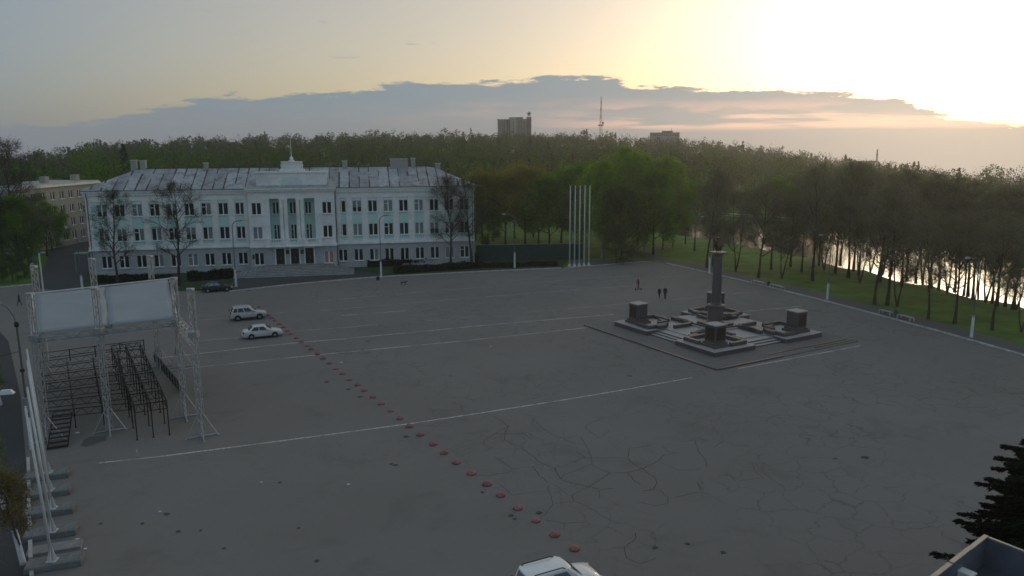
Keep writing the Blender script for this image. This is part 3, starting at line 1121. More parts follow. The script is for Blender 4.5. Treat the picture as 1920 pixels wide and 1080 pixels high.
for i in range(7):
    z1 = 1.2 - .17 * i
    e = .55 + i * .62
    poly_ = [(29.0 - e * 1.25, yc - .01), (29.0 - e * 1.25, yc - 2.0 - e), (37.4 + e * 1.35, yc - 2.0 - e), (37.4 + e * 1.35, yc - .01)]
    s_o = MB().prism(poly_, 0, z1).build('step', M_step, parent=bld)
    (ax, ay), (bx_, by_) = poly_[1], poly_[2]
    MB().bx(ax - .02, bx_ + .02, ay - .03, ay + .10, z1 - .035, z1 + .012).build('nosing', M_kerb, parent=s_o)
    MB().bx(ax - .03, ax + .10, ay + .11, yc - .02, z1 - .035, z1 + .012).build('nosing', M_kerb, parent=s_o)
# roof: sheets laid up the slope with upstanding seams, hipped at both ends
RZ, RY = 17.6, BD / 2
ov = .7


def roof_piece(x0, x1, t0=0.0):
    """a strip of the front slope; the hips cut its top at the ends of the house"""
    def top(x):
        d = min(x + ov, BL + ov - x) / (RY + ov)
        return min(1.0, max(d, 0.0))
    return x0, x1, top(x0), top(x1)


nsheet = 38
for i in range(nsheet):
    x0 = -ov + (BL + 2 * ov) * i / nsheet
    x1 = -ov + (BL + 2 * ov) * (i + 1) / nsheet
    if x1 > CX0 - .3 and x0 < CX1 + .3:
        pass
    a, b_, ta, tb = roof_piece(x0, x1)

    def pt(x, t, dz=0.0):
        return (x, -ov + (RY + ov) * t, BH + .1 + (RZ - BH - .1) * t + dz)
    m_ = MB()
    m_.add([pt(a, 0, .02), pt(b_, 0, .02), pt(b_, tb, .02), pt(a, ta, .02), pt(a, 0, -.04), pt(b_, 0, -.04), pt(b_, tb, -.04), pt(a, ta, -.04)],
           [(0, 1, 2, 3), (0, 4, 5, 1), (1, 5, 6, 2), (3, 7, 4, 0)])
    s_ = m_.build('roof_sheet', M_roof, parent=bld)
    if ta > .02:
        q = MB()
        wr2 = random.Random(i)
        segs = 4
        for k in range(segs):
            t0, t1 = ta * k / segs, ta * (k + 1) / segs
            if wr2.random() < .15:
                continue
            w = wr2.uniform(.09, .30)
            p0, p1 = Vector(pt(a, t0, .09)), Vector(pt(a, t1, .09))
            q.add([(p0.x - w / 2, p0.y, p0.z - .06), (p0.x + w / 2, p0.y, p0.z - .06), (p1.x + w / 2, p1.y, p1.z - .06), (p1.x - w / 2, p1.y, p1.z - .06),
                   (p0.x - .03, p0.y, p0.z), (p0.x + .03, p0.y, p0.z), (p1.x + .03, p1.y, p1.z), (p1.x - .03, p1.y, p1.z)],
                  [(0, 1, 5, 4), (4, 5, 6, 7), (1, 2, 6, 5), (3, 0, 4, 7)])
        if q.f:
            q.build('seam', M_seam, parent=s_)
for sx in (-1, 1):
    xe = -ov if sx < 0 else BL + ov
    xr = RY if sx < 0 else BL - RY
    for k in range(8):
        y0, y1 = -ov + (BD + 2 * ov) * k / 8, -ov + (BD + 2 * ov) * (k + 1) / 8

        def tp(y):
            return min(y + ov, BD + ov - y) / (RY + ov)
        q = MB()
        vs = [(xe, y0, BH + .1), (xe, y1, BH + .1), (xe + (xr - xe) * tp(y1), y1, BH + .1 + (RZ - BH - .1) * tp(y1)), (xe + (xr - xe) * tp(y0), y0, BH + .1 + (RZ - BH - .1) * tp(y0))]
        q.add(vs, [(0, 1, 2, 3)] if sx > 0 else [(3, 2, 1, 0)])
        q.build('roof_sheet', M_roof, parent=bld)
q = MB()
q.add([(-ov, BD + ov, BH + .1), (BL + ov, BD + ov, BH + .1), (BL - RY, RY, RZ), (RY, RY, RZ)], [(0, 1, 2, 3)])
q.build('back_roof', M_roof, parent=bld)
MB().tube((RY, RY, RZ + .05), (BL - RY, RY, RZ + .05), .12, .12, 6).build('ridge', M_seam, parent=bld)
# small roof over the middle part, attic wall with a half-round panel, crowning pedestal and mast
q = MB()
q.add([(CX0 - .35, yc - .75, BH + .26), (CX1 + .35, yc - .75, BH + .26), (CX1 - .6, 1.2, BH + 1.6), (CX0 + .6, 1.2, BH + 1.6), (CX1 + .35, 1.2, BH + .2), (CX0 - .35, 1.2, BH + .2)],
      [(0, 1, 2, 3), (1, 4, 2), (5, 0, 3)])
q.build('portico_roof', M_roof, parent=bld)
at = MB().bx(27.5, 39.1, yc + .25, yc + 1.5, BH + .35, 16.9).bx(27.3, 39.3, yc + .1, yc + 1.65, 16.905, 17.15).build('attic', M_wallw, parent=bld)
q = MB()
n = 14
arc = [(33.3 + 1.9 * math.cos(math.pi * i / n), BH + .85 + 1.25 * math.sin(math.pi * i / n)) for i in range(n + 1)]
q.add([(x, yc + .20, z) for x, z in arc] + [(x, yc + .26, z) for x, z in arc], [tuple(range(n, -1, -1))] + [(i, i + 1, n + 2 + i, n + 1 + i) for i in range(n)])
q.build('half_round_panel', mat('panel_pale_mint', (.60, .74, .70), .85, .06, 1.5), parent=at)
cr = MB().bx(31.3, 35.5, yc + .5, yc + 1.6, 17.16, 17.5).bx(31.9, 34.9, yc + .6, yc + 1.5, 17.505, 18.6).bx(31.65, 35.15, yc + .5, yc + 1.6, 18.605, 18.85).build('crowning_block', M_wallw, parent=bld)
for x in (31.75, 35.05):
    MB().lathe([(.18, 0), (.22, .15), (.10, .3), (.24, .6), (.2, .85), (.05, 1.05)], 8, (x, yc + 1.05, 17.5)).build('urn', M_trim, parent=cr, smooth=True)
MB().lathe([(.55, 0), (.45, .15), (.25, .25), (.32, .5), (.2, .75), (.08, .9)], 10, (33.4, yc + 1.05, 18.85)).build('finial', M_trim, parent=cr, smooth=True)
MB().tube((33.4, yc + 1.05, 19.7), (33.4, yc + 1.05, 22.6), .06, .03, 6).build('mast', M_trim, parent=cr)
for x, y, z, w, d, h in ((6.3, 7, 16.9, .9, .9, 2.1), (7.8, 7, 16.9, .9, .9, 2.0), (18.2, 6.6, 17.2, .7, .7, 1.25), (42.2, 6.6, 17.0, .9, .8, 1.6), (52.0, 6.8, 16.6, 3.2, 1.6, 2.3),
                         (54.6, 6.8, 17.0, .8, .8, 2.0), (59.2, 7, 16.8, .9, .9, 1.2)):
    c = MB().bx(x - w / 2, x + w / 2, y - d / 2, y + d / 2, z, z + h).build('chimney', M_beige, parent=bld)
    MB().bx(x - w / 2 - .08, x + w / 2 + .08, y - d / 2 - .08, y + d / 2 + .08, z + h + .003, z + h + .15).build('cap', M_kerb, parent=c)
for x in (.35, CX0 - .12, CX1 + .12, BL - .3):
    MB().path([(x, -.55, BH), (x, -.55, BH - .3), (x, -.18, BH - 1.0), (x, -.18, .4), (x, -.45, .2)], .075, 6).build('downpipe', M_gutter, parent=bld)

# hedges in front of the building: clipped rows of many small leaves


def leaf_quads(P, size, rs, flat=.0):
    """one randomly turned quad at each point; returns verts and faces as arrays"""
    n = len(P)
    a = rs.normal(size=(n, 3))
    a[:, 2] *= (1 - flat)
    a /= np.linalg.norm(a, axis=1)[:, None]
    h = rs.normal(size=(n, 3))
    b_ = np.cross(a, h)
    b_ /= np.linalg.norm(b_, axis=1)[:, None] + 1e-9
    s = size * rs.uniform(.6, 1.3, n)[:, None]
    a = a * s * .5
    b_ = b_ * s * .36
    V = np.stack([P - a, P + b_, P + a, P - b_], 1).reshape(-1, 3)
    F = np.arange(4 * n).reshape(n, 4)
    return V, F


def np_mesh(name, V, F, mats, mi=None, smooth=False, tint=None):
    me = bpy.data.meshes.new(name)
    V = np.asarray(V, np.float32)
    F = np.asarray(F, np.int32)
    k = F.shape[1]
    me.vertices.add(len(V))
    me.vertices.foreach_set('co', V.ravel())
    me.loops.add(F.size)
    me.loops.foreach_set('vertex_index', F.ravel())
    me.polygons.add(len(F))
    me.polygons.foreach_set('loop_start', np.arange(0, F.size, k, dtype=np.int32))
    for m in (mats if isinstance(mats, (list, tuple)) else [mats]):
        me.materials.append(m)
    if mi is not None:
        me.polygons.foreach_set('material_index', np.asarray(mi, np.int32))
    if tint is not None:
        at_ = me.attributes.new('tint', 'FLOAT_COLOR', 'POINT')
        at_.data.foreach_set('color', np.column_stack([tint, np.ones(len(tint))]).astype(np.float32).ravel())
    if smooth:
        me.polygons.foreach_set('use_smooth', np.ones(len(F), bool))
    me.update(calc_edges=True)
    me.validate()
    return me


def hedge(a, b_, w, h, label, seed):
    a, b_ = Vector(a), Vector(b_)
    d = (b_ - a)
    ln = d.length
    rs = np.random.RandomState(seed)
    n = int(ln * w * 70 + ln * h * 150)
    P = np.column_stack([rs.uniform(0, ln, n), rs.uniform(-.5, .5, n) * w, rs.uniform(.0, 1, n) ** .6 * h])
    P[:, 2] *= 1 + .18 * np.sin(P[:, 0] * 1.3 + seed) * np.sin(P[:, 0] * .57)
    V, F = leaf_quads(P, .30, rs)
    root = empty('hedge', (a.x, a.y, .05), math.atan2(d.y, d.x))
    tag(root, label, 'hedge', 'clipped hedges in front of the building')
    inst('foliage', np_mesh('foliage', V, F, M_hedge), root)
    mb = MB()
    for i in range(int(ln / .8)):
        x = (i + .5) * .8
        mb.tube((x, 0, -.05), (x + .1, .05, h * .7), .03, .015, 4)
    mb.bx(.15, ln - .15, -w * .32, w * .32, 0, h * .74)
    mb.build('stems', M_hedge, root)
    return root


hedge(G(352, 528), G(437, 521), 2.0, 1.5, 'dark clipped hedge behind the parked dark car', 1)
hedge(G(183, 531), G(322, 530), 1.8, 1.2, 'dark clipped hedge under the left wing windows behind the stage', 2)
hedge(G(688, 501), G(896, 491), 2.4, 1.25, 'dark clipped hedge in front of the right wing, nearest the wall', 3)
hedge(G(738, 513.5), G(905, 502.5), 2.0, 1.1, 'dark low hedge along the kerb before the right wing', 4)
hedge(G(905, 503), G(1045, 499), 1.6, .8, 'low dark shrub strip along the kerb left of the five flagpoles', 5)

# ------------------------------------------------------------------ trees


def seg_tubes(segs, nside):
    """tapered prisms for an (n,8) array of p0 p1 r0 r1"""
    S = np.asarray(segs, float)
    p0, p1, r0, r1 = S[:, :3], S[:, 3:6], S[:, 6], S[:, 7]
    d = p1 - p0
    d /= np.linalg.norm(d, axis=1)[:, None] + 1e-9
    h = np.where(np.abs(d[:, 2:3]) < .9, np.array([[0, 0, 1.0]]), np.array([[1.0, 0, 0]]))
    a = np.cross(d, h)
    a /= np.linalg.norm(a, axis=1)[:, None]
    b_ = np.cross(d, a)
    V = []
    for p, r in ((p0, r0), (p1, r1)):
        for i in range(nside):
            t = 2 * math.pi * i / nside
            V.append(p + (a * math.cos(t) + b_ * math.sin(t)) * r[:, None])
    V = np.stack(V, 1)
    n = len(S)
    base = np.arange(n)[:, None] * (2 * nside)
    F = [np.column_stack([base[:, 0] + i, base[:, 0] + (i + 1) % nside, base[:, 0] + nside + (i + 1) % nside, base[:, 0] + nside + i]) for i in range(nside)]
    return V.reshape(-1, 3), np.concatenate(F)


def strips(segs):
    """flat thin blades for the finest twigs"""
    S = np.asarray(segs, float)
    p0, p1, r0, r1 = S[:, :3], S[:, 3:6], S[:, 6], S[:, 7]
    d = p1 - p0
    d /= np.linalg.norm(d, axis=1)[:, None] + 1e-9
    a = np.cross(d, np.random.RandomState(1).normal(size=d.shape))
    a /= np.linalg.norm(a, axis=1)[:, None] + 1e-9
    V = np.stack([p0 - a * r0[:, None], p0 + a * r0[:, None], p1 + a * r1[:, None], p1 - a * r1[:, None]], 1).reshape(-1, 3)
    return V, np.arange(len(V)).reshape(-1, 4)


def rot_about(v, axis, ang):
    axis = axis / (np.linalg.norm(axis) + 1e-9)
    c, s = math.cos(ang), math.sin(ang)
    return v * c + np.cross(axis, v) * s + axis * (axis @ v) * (1 - c)


def grow(seed, H, bole, spread, limbs, ang, up, r_base, sub=(6, 6, 3), fork=0, len_f=1.0):
    """skeleton of a tree: thick segments, twig segments, tips for leaves"""
    rs = np.random.RandomState(seed)
    thick, twig, tips = [], [], []

    def bough(p, d, ln, r, lev):
        k = 3 if lev < 3 else 2
        pts = [p]
        for i in range(k):
            d = d + rs.normal(size=3) * (.13 if lev else .05) + np.array([0, 0, up * (.10 if lev else .02)])
            d = d / np.linalg.norm(d)
            p = p + d * ln / k
            pts.append(p)
            ra, rb = r * (1 - .75 * i / k), r * (1 - .75 * (i + 1) / k)
            (thick if lev < 3 else twig).append([*pts[-2], *pts[-1], max(ra, .014), max(rb, .011)])
        if lev >= 3:
            tips.append(pts[-1])
            tips.append((pts[-1] + pts[-2]) / 2)
            return
        n = sub[lev - 1]
        for i in range(n):
            t = .25 + .75 * (i + rs.uniform(.2, .9)) / n
            t = min(t, .99)
            j = min(int(t * k), k - 1)
            q = pts[j] + (pts[j + 1] - pts[j]) * (t * k - j)
            ax = np.cross(d, rs.normal(size=3))
            nd = rot_about(d, ax, rs.uniform(.45, .95))
            bough(q, nd, ln * rs.uniform(.38, .62) * (1.15 - .5 * t), r * .42, lev + 1)
        tips.append(pts[-1])
    # trunk (one or several leaders)
    leaders = max(1, fork)
    for f_ in range(leaders):
        p = np.array([0., 0, 0])
        d = np.array([0, 0, 1.0])
        if fork:
            t = 2 * math.pi * f_ / fork + rs.uniform(0, 1)
            d = np.array([math.cos(t) * .22, math.sin(t) * .22, 1.0])
            d /= np.linalg.norm(d)
        K = 8
        pts = [p]
        rad = r_base * (1 if not fork else .75)
        for i in range(K):
            d = d + rs.normal(size=3) * .045 + np.array([0, 0, .06])
            d /= np.linalg.norm(d)
            p = p + d * H * .92 / K
            pts.append(p)
            ra, rb = rad * (1 - .88 * i / K), rad * (1 - .88 * (i + 1) / K)
            if i == 0:
                ra *= 1.35
            thick.append([*pts[-2], *pts[-1], ra, rb])
        for i in range(limbs):
            t = bole + (1 - bole) * ((i + rs.uniform(0, .9)) / limbs)
            t = min(t, .985)
            j = min(int(t * K), K - 1)
            q = pts[j] + (pts[j + 1] - pts[j]) * (t * K - j)
            az = i * 2.4 + rs.uniform(-.5, .5)
            a_ = ang * rs.uniform(.75, 1.2) * (1.15 - .5 * t)
            nd = np.array([math.cos(az) * math.sin(a_), math.sin(az) * math.sin(a_), math.cos(a_)])
            shape = math.sin(math.pi * min(1, .22 + .78 * (t - bole) / (1 - bole + 1e-6))) * .75 + .25
            bough(q, nd, spread * shape * rs.uniform(.8, 1.15) * len_f, rad * (1 - .8 * t) * .55, 1)
    return np.array(thick), np.array(twig), np.array(tips)


class TreeKind:
    def __init__(self, seed, H, bark, leaf, nleaf, lsize, bole, spread, limbs, ang, up, r_base, sub=(6, 6, 3), fork=0, droop=0.0, jitter=.45, twig_mat=None):
        th, tw, tips = grow(seed, H, bole, spread, limbs, ang, up, r_base, sub, fork)
        rs = np.random.RandomState(seed + 100)
        V, F = seg_tubes(th, 5)
        self.trunk = np_mesh('trunk', V, F, bark, smooth=True)
        Vs, Fs, mi = [], [], []
        V1, F1 = strips(tw)
        extra = []
        # finest sprays at the tips
        m = len(tips)
        for rep in range(2):
            e = tips + rs.normal(size=(m, 3)) * .42
            e[:, 2] -= droop * np.abs(rs.normal(size=m))
            extra.append(np.column_stack([tips, e, np.full(m, .011), np.full(m, .006)]))
        V2, F2 = strips(np.concatenate(extra))
        Vs = [V1, V2]
        Fs = [F1, F2 + len(V1)]
        mi = [np.zeros(len(F1)), np.zeros(len(F2))]
        if nleaf:
            ids = rs.randint(0, m, nleaf)
            P = tips[ids] + rs.normal(size=(nleaf, 3)) * jitter
            P[:, 2] -= droop * np.abs(rs.normal(size=nleaf)) * 1.3
            V3, F3 = leaf_quads(P, lsize, rs)
            Vs.append(V3)
            Fs.append(F3 + len(V1) + len(V2))
            mi.append(np.ones(len(F3)))
        self.crown = np_mesh('crown', np.concatenate(Vs), np.concatenate(Fs), [twig_mat or M_twig, leaf or M_leafg], np.concatenate(mi))
        self.H = H

    def place(self, name, loc, rz, scale, label, group):
        root = empty(name, loc, rz)
        root.scale = (scale, scale, scale)
        tag(root, label, 'tree', group)
        inst('trunk', self.trunk, root)
        inst('crown', self.crown, root)
        return root


K_bare = [TreeKind(1, 17, M_bark, M_leaft, 4200, .19, .25, 5.3, 18, .98, .75, .24, (8, 8, 3), jitter=.5),
          TreeKind(2, 18, M_bark, M_leafbr, 4600, .19, .27, 5.0, 18, .93, .75, .22, (8, 8, 3), jitter=.5),
          TreeKind(3, 15.5, M_bark, M_leafbr, 4200, .19, .23, 5.3, 14, 1.0, .6, .20, (8, 8, 3), fork=2, jitter=.5)]
K_thin = [TreeKind(4, 17, M_bark2, M_leaft, 6000, .22, .26, 4.9, 17, .93, .8, .20, (7, 7, 3), jitter=.5),
          TreeKind(5, 16, M_bark, M_leafg, 7500, .22, .27, 4.8, 17, .95, .7, .20, (7, 7, 3), jitter=.5)]
K_birch = [TreeKind(6, 18, M_birch, M_leafb, 13000, .22, .14, 3.9, 20, .85, .6, .17, (6, 7, 3), droop=.5, jitter=.55),
           TreeKind(7, 19, M_birch, M_leafb, 16000, .22, .12, 4.9, 20, .9, .5, .20, (6, 7, 3), droop=.8, jitter=.6)]
K_bronze = [TreeKind(8, 12.5, M_bark, M_leafy, 13000, .22, .20, 5.0, 17, 1.05, .6, .20, (7, 7, 3), jitter=.5),
            TreeKind(9, 12, M_bark, M_leafg, 12000, .22, .20, 4.6, 17, 1.05, .6, .20, (7, 7, 3), jitter=.5)]
K_green = [TreeKind(10, 16, M_bark, M_leafg, 16000, .24, .14, 5.3, 18, 1.05, .6, .24, (7, 7, 3), jitter=.55),
           TreeKind(11, 15, M_bark, M_leafd, 15000, .24, .10, 5.0, 18, 1.05, .6, .24, (7, 7, 3), jitter=.55)]
K_poplar = [TreeKind(12, 17.5, M_bark, M_leaft, 1500, .18, .24, 4.6, 19, .85, .9, .25, (7, 8, 3), jitter=.35, twig_mat=M_twigd),
            TreeKind(13, 18, M_bark, M_leaft, 900, .18, .26, 4.8, 17, .9, .8, .27, (7, 8, 3), jitter=.35, twig_mat=M_twigd)]

trr = random.Random(21)


def zt(p):
    return float(terrain(np.array([[p[0], p[1]]]))[0])


def plant(kind, px, py, scale, name, label, group=None, rz=None):
    p = G(px, py)
    return kind.place(name, (p.x, p.y, max(zt(p), -.1) if zt(p) > -1 else zt(p)), trr.uniform(0, 6.28) if rz is None else rz, scale, label, group)


# the trees that stand before the building
plant(K_poplar[0], 221, 536, .86, 'street_tree', 'bare narrow tree before the left end of the white building')
plant(K_poplar[1], 336, 537, .92, 'street_tree', 'bare narrow tree between stage canopy and left wing windows')
plant(K_poplar[0], 846, 499, .92, 'street_tree', 'leaning bare tree before the right wing, left of the pair')
plant(K_poplar[1], 884, 497, .88, 'street_tree', 'bare tree before the right end of the white building, right of the pair', rz=2.0)

# riverside lawn: trunks that can be told apart in the photograph
LAWN = [(1325, 503, 1, .95), (1336, 498, 0, .85), (1379, 509, 2, .9), (1422, 521, 0, .95), (1446, 505, 1, 1.0), (1466, 522, 2, .9), (1482, 499, 1, .95), (1503, 510, 0, 1.0),
        (1523, 526, 1, 1.0), (1545, 505, 2, 1.0), (1566, 512, 0, 1.0), (1590, 520, 1, 1.0), (1612, 530, 2, 1.0), (1640, 570, 1, 1.0), (1663, 572, 0, 1.0), (1682, 574, 2, .95),
        (1717, 531, 1, 1.0), (1745, 540, 0, 1.05), (1776, 549, 2, 1.0), (1807, 554, 1, 1.0), (1824, 561, 0, 1.0), (1848, 566, 2, 1.0), (1869, 573, 1, 1.0), (1898, 579, 0, 1.05), (1740, 600, 1, .9),
        (1790, 606, 0, .9), (1860, 618, 1, .9), (1915, 622, 2, .9), (1650, 528, 0, 1.0), (1690, 536, 1, 1.0), (1525, 500, 1, .95), (1610, 515, 0, 1.0), (1955, 600, 1, 1.0), (1990, 640, 0, 1.0),
        (1575, 498, 1, .95), (1632, 510, 2, 1.0), (1668, 519, 0, 1.0), (1760, 541, 1, 1.0), (1834, 560, 2, 1.0), (1885, 574, 1, 1.0), (1935, 590, 0, 1.0), (1600, 508, 1, 1.05), (1700, 528, 0, 1.0), (1790, 548, 1, 1.05), (1905, 580, 2, 1.05), (1535, 497, 0, 1.0), (1655, 516, 2, 1.0), (1730, 533, 2, 1.05), (1815, 556, 0, 1.05), (1860, 568, 1, 1.05)]
LAWN.sort()
for i, (px, py, k, s_) in enumerate(LAWN):
    kd = K_thin[k % 2] if (px < 1560 and i % 3 == 1) else K_bare[k]
    nm = 'riverside_tree'
    plant(kd, px, py, s_ * trr.uniform(.92, 1.08) * float(np.interp(px, [1450, 1650, 1800, 1920], [1.0, .94, .86, .80])), nm, f'{ordinal(i)} tree from the left on the riverside lawn beyond the kerb', 'trees on the riverside lawn')

# park behind the flagpoles and the green fence
PARK = [(905, 457, 'bronze', 1.20), (925, 452, 'thin', .8), (948, 462, 'bronze', 1.20), (985, 466, 'bronze', 1.30), (1010, 460, 'bronze1', 1.14), (1030, 470, 'bronze1', 1.20), (1052, 455, 'green', 1.02),
        (965, 447, 'bronze', 1.20), (1000, 445, 'bare', .8), (1085, 470, 'bare', .85), (1105, 478, 'birch', 0.98), (1128, 484, 'birch', 1.06), (1150, 470, 'birch2', 1.14), (1165, 488, 'green1', 0.90), (1185, 476, 'birch2', 1.08),
        (1208, 470, 'birch', 1.10), (1225, 478, 'green', 1.02), (1243, 466, 'birch2', 1.02), (1262, 462, 'birch', 1.02), (1285, 457, 'thin', .85), (1302, 470, 'thin', .85), (1140, 458, 'thin', .9), (1195, 458, 'green', 1.14),
        (1070, 450, 'thin', .85), (915, 470, 'green1', 0.60), (1090, 455, 'green', 1.08), (1155, 495, 'green1', 0.48)]
KM = {'bronze': K_bronze[0], 'bronze1': K_bronze[1], 'thin': K_thin[1], 'green': K_green[0], 'green1': K_green[1], 'bare': K_bare[2], 'birch': K_birch[0], 'birch2': K_birch[1]}
KM['dark'] = K_poplar[1]
KL = {'dark': 'tall dark bare tree', 'bronze': 'bronze-leaved tree', 'bronze1': 'greenish-bronze tree', 'thin': 'thinly leaved tree', 'green': 'green spring tree', 'green1': 'dark green tree', 'bare': 'bare tree',
      'birch': 'bright green birch', 'birch2': 'broad bright green birch'}
PARK.sort()
for i, (px, py, k, s_) in enumerate(PARK):
    plant(KM[k], px, py, s_, k.startswith('birch') and 'birch_tree' or 'park_tree',
          f'{KL[k]}, {ordinal(i)} from the left in the park behind fence and flagpoles', 'trees of the park behind the flagpoles')
# left edge of the picture, beyond the street
LEFT = [(6, 505, 'dark', 1.15), (34, 492, 'dark', 1.3), (58, 500, 'bare', .85), (88, 480, 'green', 0.62), (72, 470, 'thin', .75), (20, 470, 'bare', 1.00), (110, 462, 'green', 0.55), (-30, 510, 'green1', 1.0), (46, 520, 'green1', 0.35), (-8, 530, 'green1', .38), (24, 528, 'green1', 0.30), (60, 476, 'green', .66), (98, 470, 'thin', .62), (40, 505, 'green', .8)]
LEFT.sort()
for i, (px, py, k, s_) in enumerate(LEFT):
    plant(KM[k], px, py, s_, 'street_tree', f'{KL[k]}, {ordinal(i)} from the left in the grove across the side street', 'trees across the side street')


# forest: the mass of trees behind the building and beyond the river
def build_forest():
    rs = np.random.RandomState(77)
    pts = []
    for r0, r1, sp in ((172, 265, 5.8), (265, 420, 8.0), (420, 690, 10.0)):
        n = int(.5 * 1.34 * (r1 ** 2 - r0 ** 2) / (sp * sp))
        r = np.sqrt(rs.uniform(r0 ** 2, r1 ** 2, n))
        a = rs.uniform(-.67, .67, n)
        pts.append(np.column_stack([r * np.sin(a), r * np.cos(a)]))
    P = np.concatenate(pts)
    r = np.hypot(*P.T)
    px = 960 + 960 * FOC * P[:, 0] / P[:, 1]
    ok = ~inside(P, RIVER) & (edge_dist(P, RIVER) > 3)
    # keep the near side of the river in the right half for the trees planted one by one
    d_far = np.interp(px, [880, 900, 1060, 1240, 1340, 1500, 1740, 1920, 2300], [0] + [math.hypot(p.x, p.y) for p in reversed(FAR_BANK[:-1])])
    ok &= (px < 880) | (r > d_far + 2)
    # not inside the houses, not on the side street
    for c, u, L_, D_ in (((-70.55, 129.07), BANG, 65, 22), ((-112, 172), .22, 40, 20)):
        q = P - np.array(c)
        lx = q[:, 0] * math.cos(u) + q[:, 1] * math.sin(u)
        ly_ = -q[:, 0] * math.sin(u) + q[:, 1] * math.cos(u)
        ok &= ~((lx > -6) & (lx < L_ + 3) & (ly_ > -8) & (ly_ < D_))
    ok &= ~((px < 190) & (r < 205))
    P, r, px = P[ok], r[ok], px[ok]
    z = terrain(np.column_stack([P]))
    n = len(P)
    H = rs.uniform(11, 17.5, n)
    H *= np.where(r > 420, rs.uniform(.8, 1.08, n), 1)
    H = np.where((px > 180) & (px < 420) & (r < 240) & (rs.uniform(size=n) < .5), H * 1.3, H)
    # kinds: green, thin green, brown bare, dark evergreen; greener ahead, browner to the right
    u = rs.uniform(size=n)
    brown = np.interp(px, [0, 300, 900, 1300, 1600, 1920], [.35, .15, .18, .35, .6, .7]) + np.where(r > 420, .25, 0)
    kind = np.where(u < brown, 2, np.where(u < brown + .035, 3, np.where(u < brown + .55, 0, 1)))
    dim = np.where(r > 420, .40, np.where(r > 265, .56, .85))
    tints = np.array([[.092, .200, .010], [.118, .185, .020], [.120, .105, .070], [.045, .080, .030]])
    Vs, Fs, Ts = [], [], []
    off = 0
    for i in range(n):
        k = kind[i]
        far = r[i] > 265
        very = r[i] > 420
        m = 110 if very else (220 if far else 560)
        if k == 2:
            m = int(m * .8)
        size = 1.3 if very else (.9 if far else .56)
        h = H[i]
        # crown: several overlapping clumps
        if k == 3:
            t = rs.uniform(0, 1, m) ** .8
            rad = (1 - t) * h * .19 + .2
            a = rs.uniform(0, 6.283, m)
            q = np.column_stack([np.cos(a) * rad * rs.uniform(.5, 1, m), np.sin(a) * rad * rs.uniform(.5, 1, m), h * (.12 + .88 * t)])
        else:
            nc = 7
            ca = rs.uniform(0, 6.283, nc)
            cz = rs.uniform(.38, .86, nc)
            cr_ = h * .19 * np.sin(np.pi * np.clip((cz - .25) / .75, .15, .9))
            C = np.column_stack([np.cos(ca) * cr_, np.sin(ca) * cr_, cz * h])
            j = rs.randint(0, nc, m)
            g_ = rs.normal(size=(m, 3))
            g_ /= np.linalg.norm(g_, axis=1)[:, None]
            q = C[j] + g_ * (rs.uniform(.35, 1, m) ** .5)[:, None] * h * np.array([.125, .125, .14])
        V, F = leaf_quads(q, size * (.55 if k == 2 else 1), rs)
        if k == 2:        # bare crowns: thin upright sprays
            pass
        V = V + np.array([P[i, 0], P[i, 1], z[i]])
        Vs.append(V)
        Fs.append(F + off)
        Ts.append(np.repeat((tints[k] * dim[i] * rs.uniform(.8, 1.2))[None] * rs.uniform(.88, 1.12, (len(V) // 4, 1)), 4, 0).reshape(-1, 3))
        off += len(V)
        if not very:
            V, F = seg_tubes(np.array([[P[i, 0], P[i, 1], z[i] - .3, P[i, 0] + rs.normal() * .3, P[i, 1], z[i] + h * .8, .16, .04]]), 4)
            Vs.append(V)
            Fs.append(F + off)
            Ts.append(np.tile([[.035, .03, .026]], (len(V), 1)))
            off += len(V)
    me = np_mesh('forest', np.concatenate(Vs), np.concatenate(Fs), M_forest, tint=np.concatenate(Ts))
    print('forest', n, len(me.polygons))
    tag(inst('forest', me), 'dense spring wood of green and brown crowns behind the building and beyond the river', 'forest', kind='stuff')


build_forest()

# ------------------------------------------------------------------ monument
MC, MA = (23.8, 88.9), R(30.5)
mon = empty('monument', (MC[0], MC[1], 0), MA)
mon.scale = (1.04, 1.04, 1.0)
tag(mon, 'granite memorial with tall column on stepped platform and four corner pedestals', 'monument')
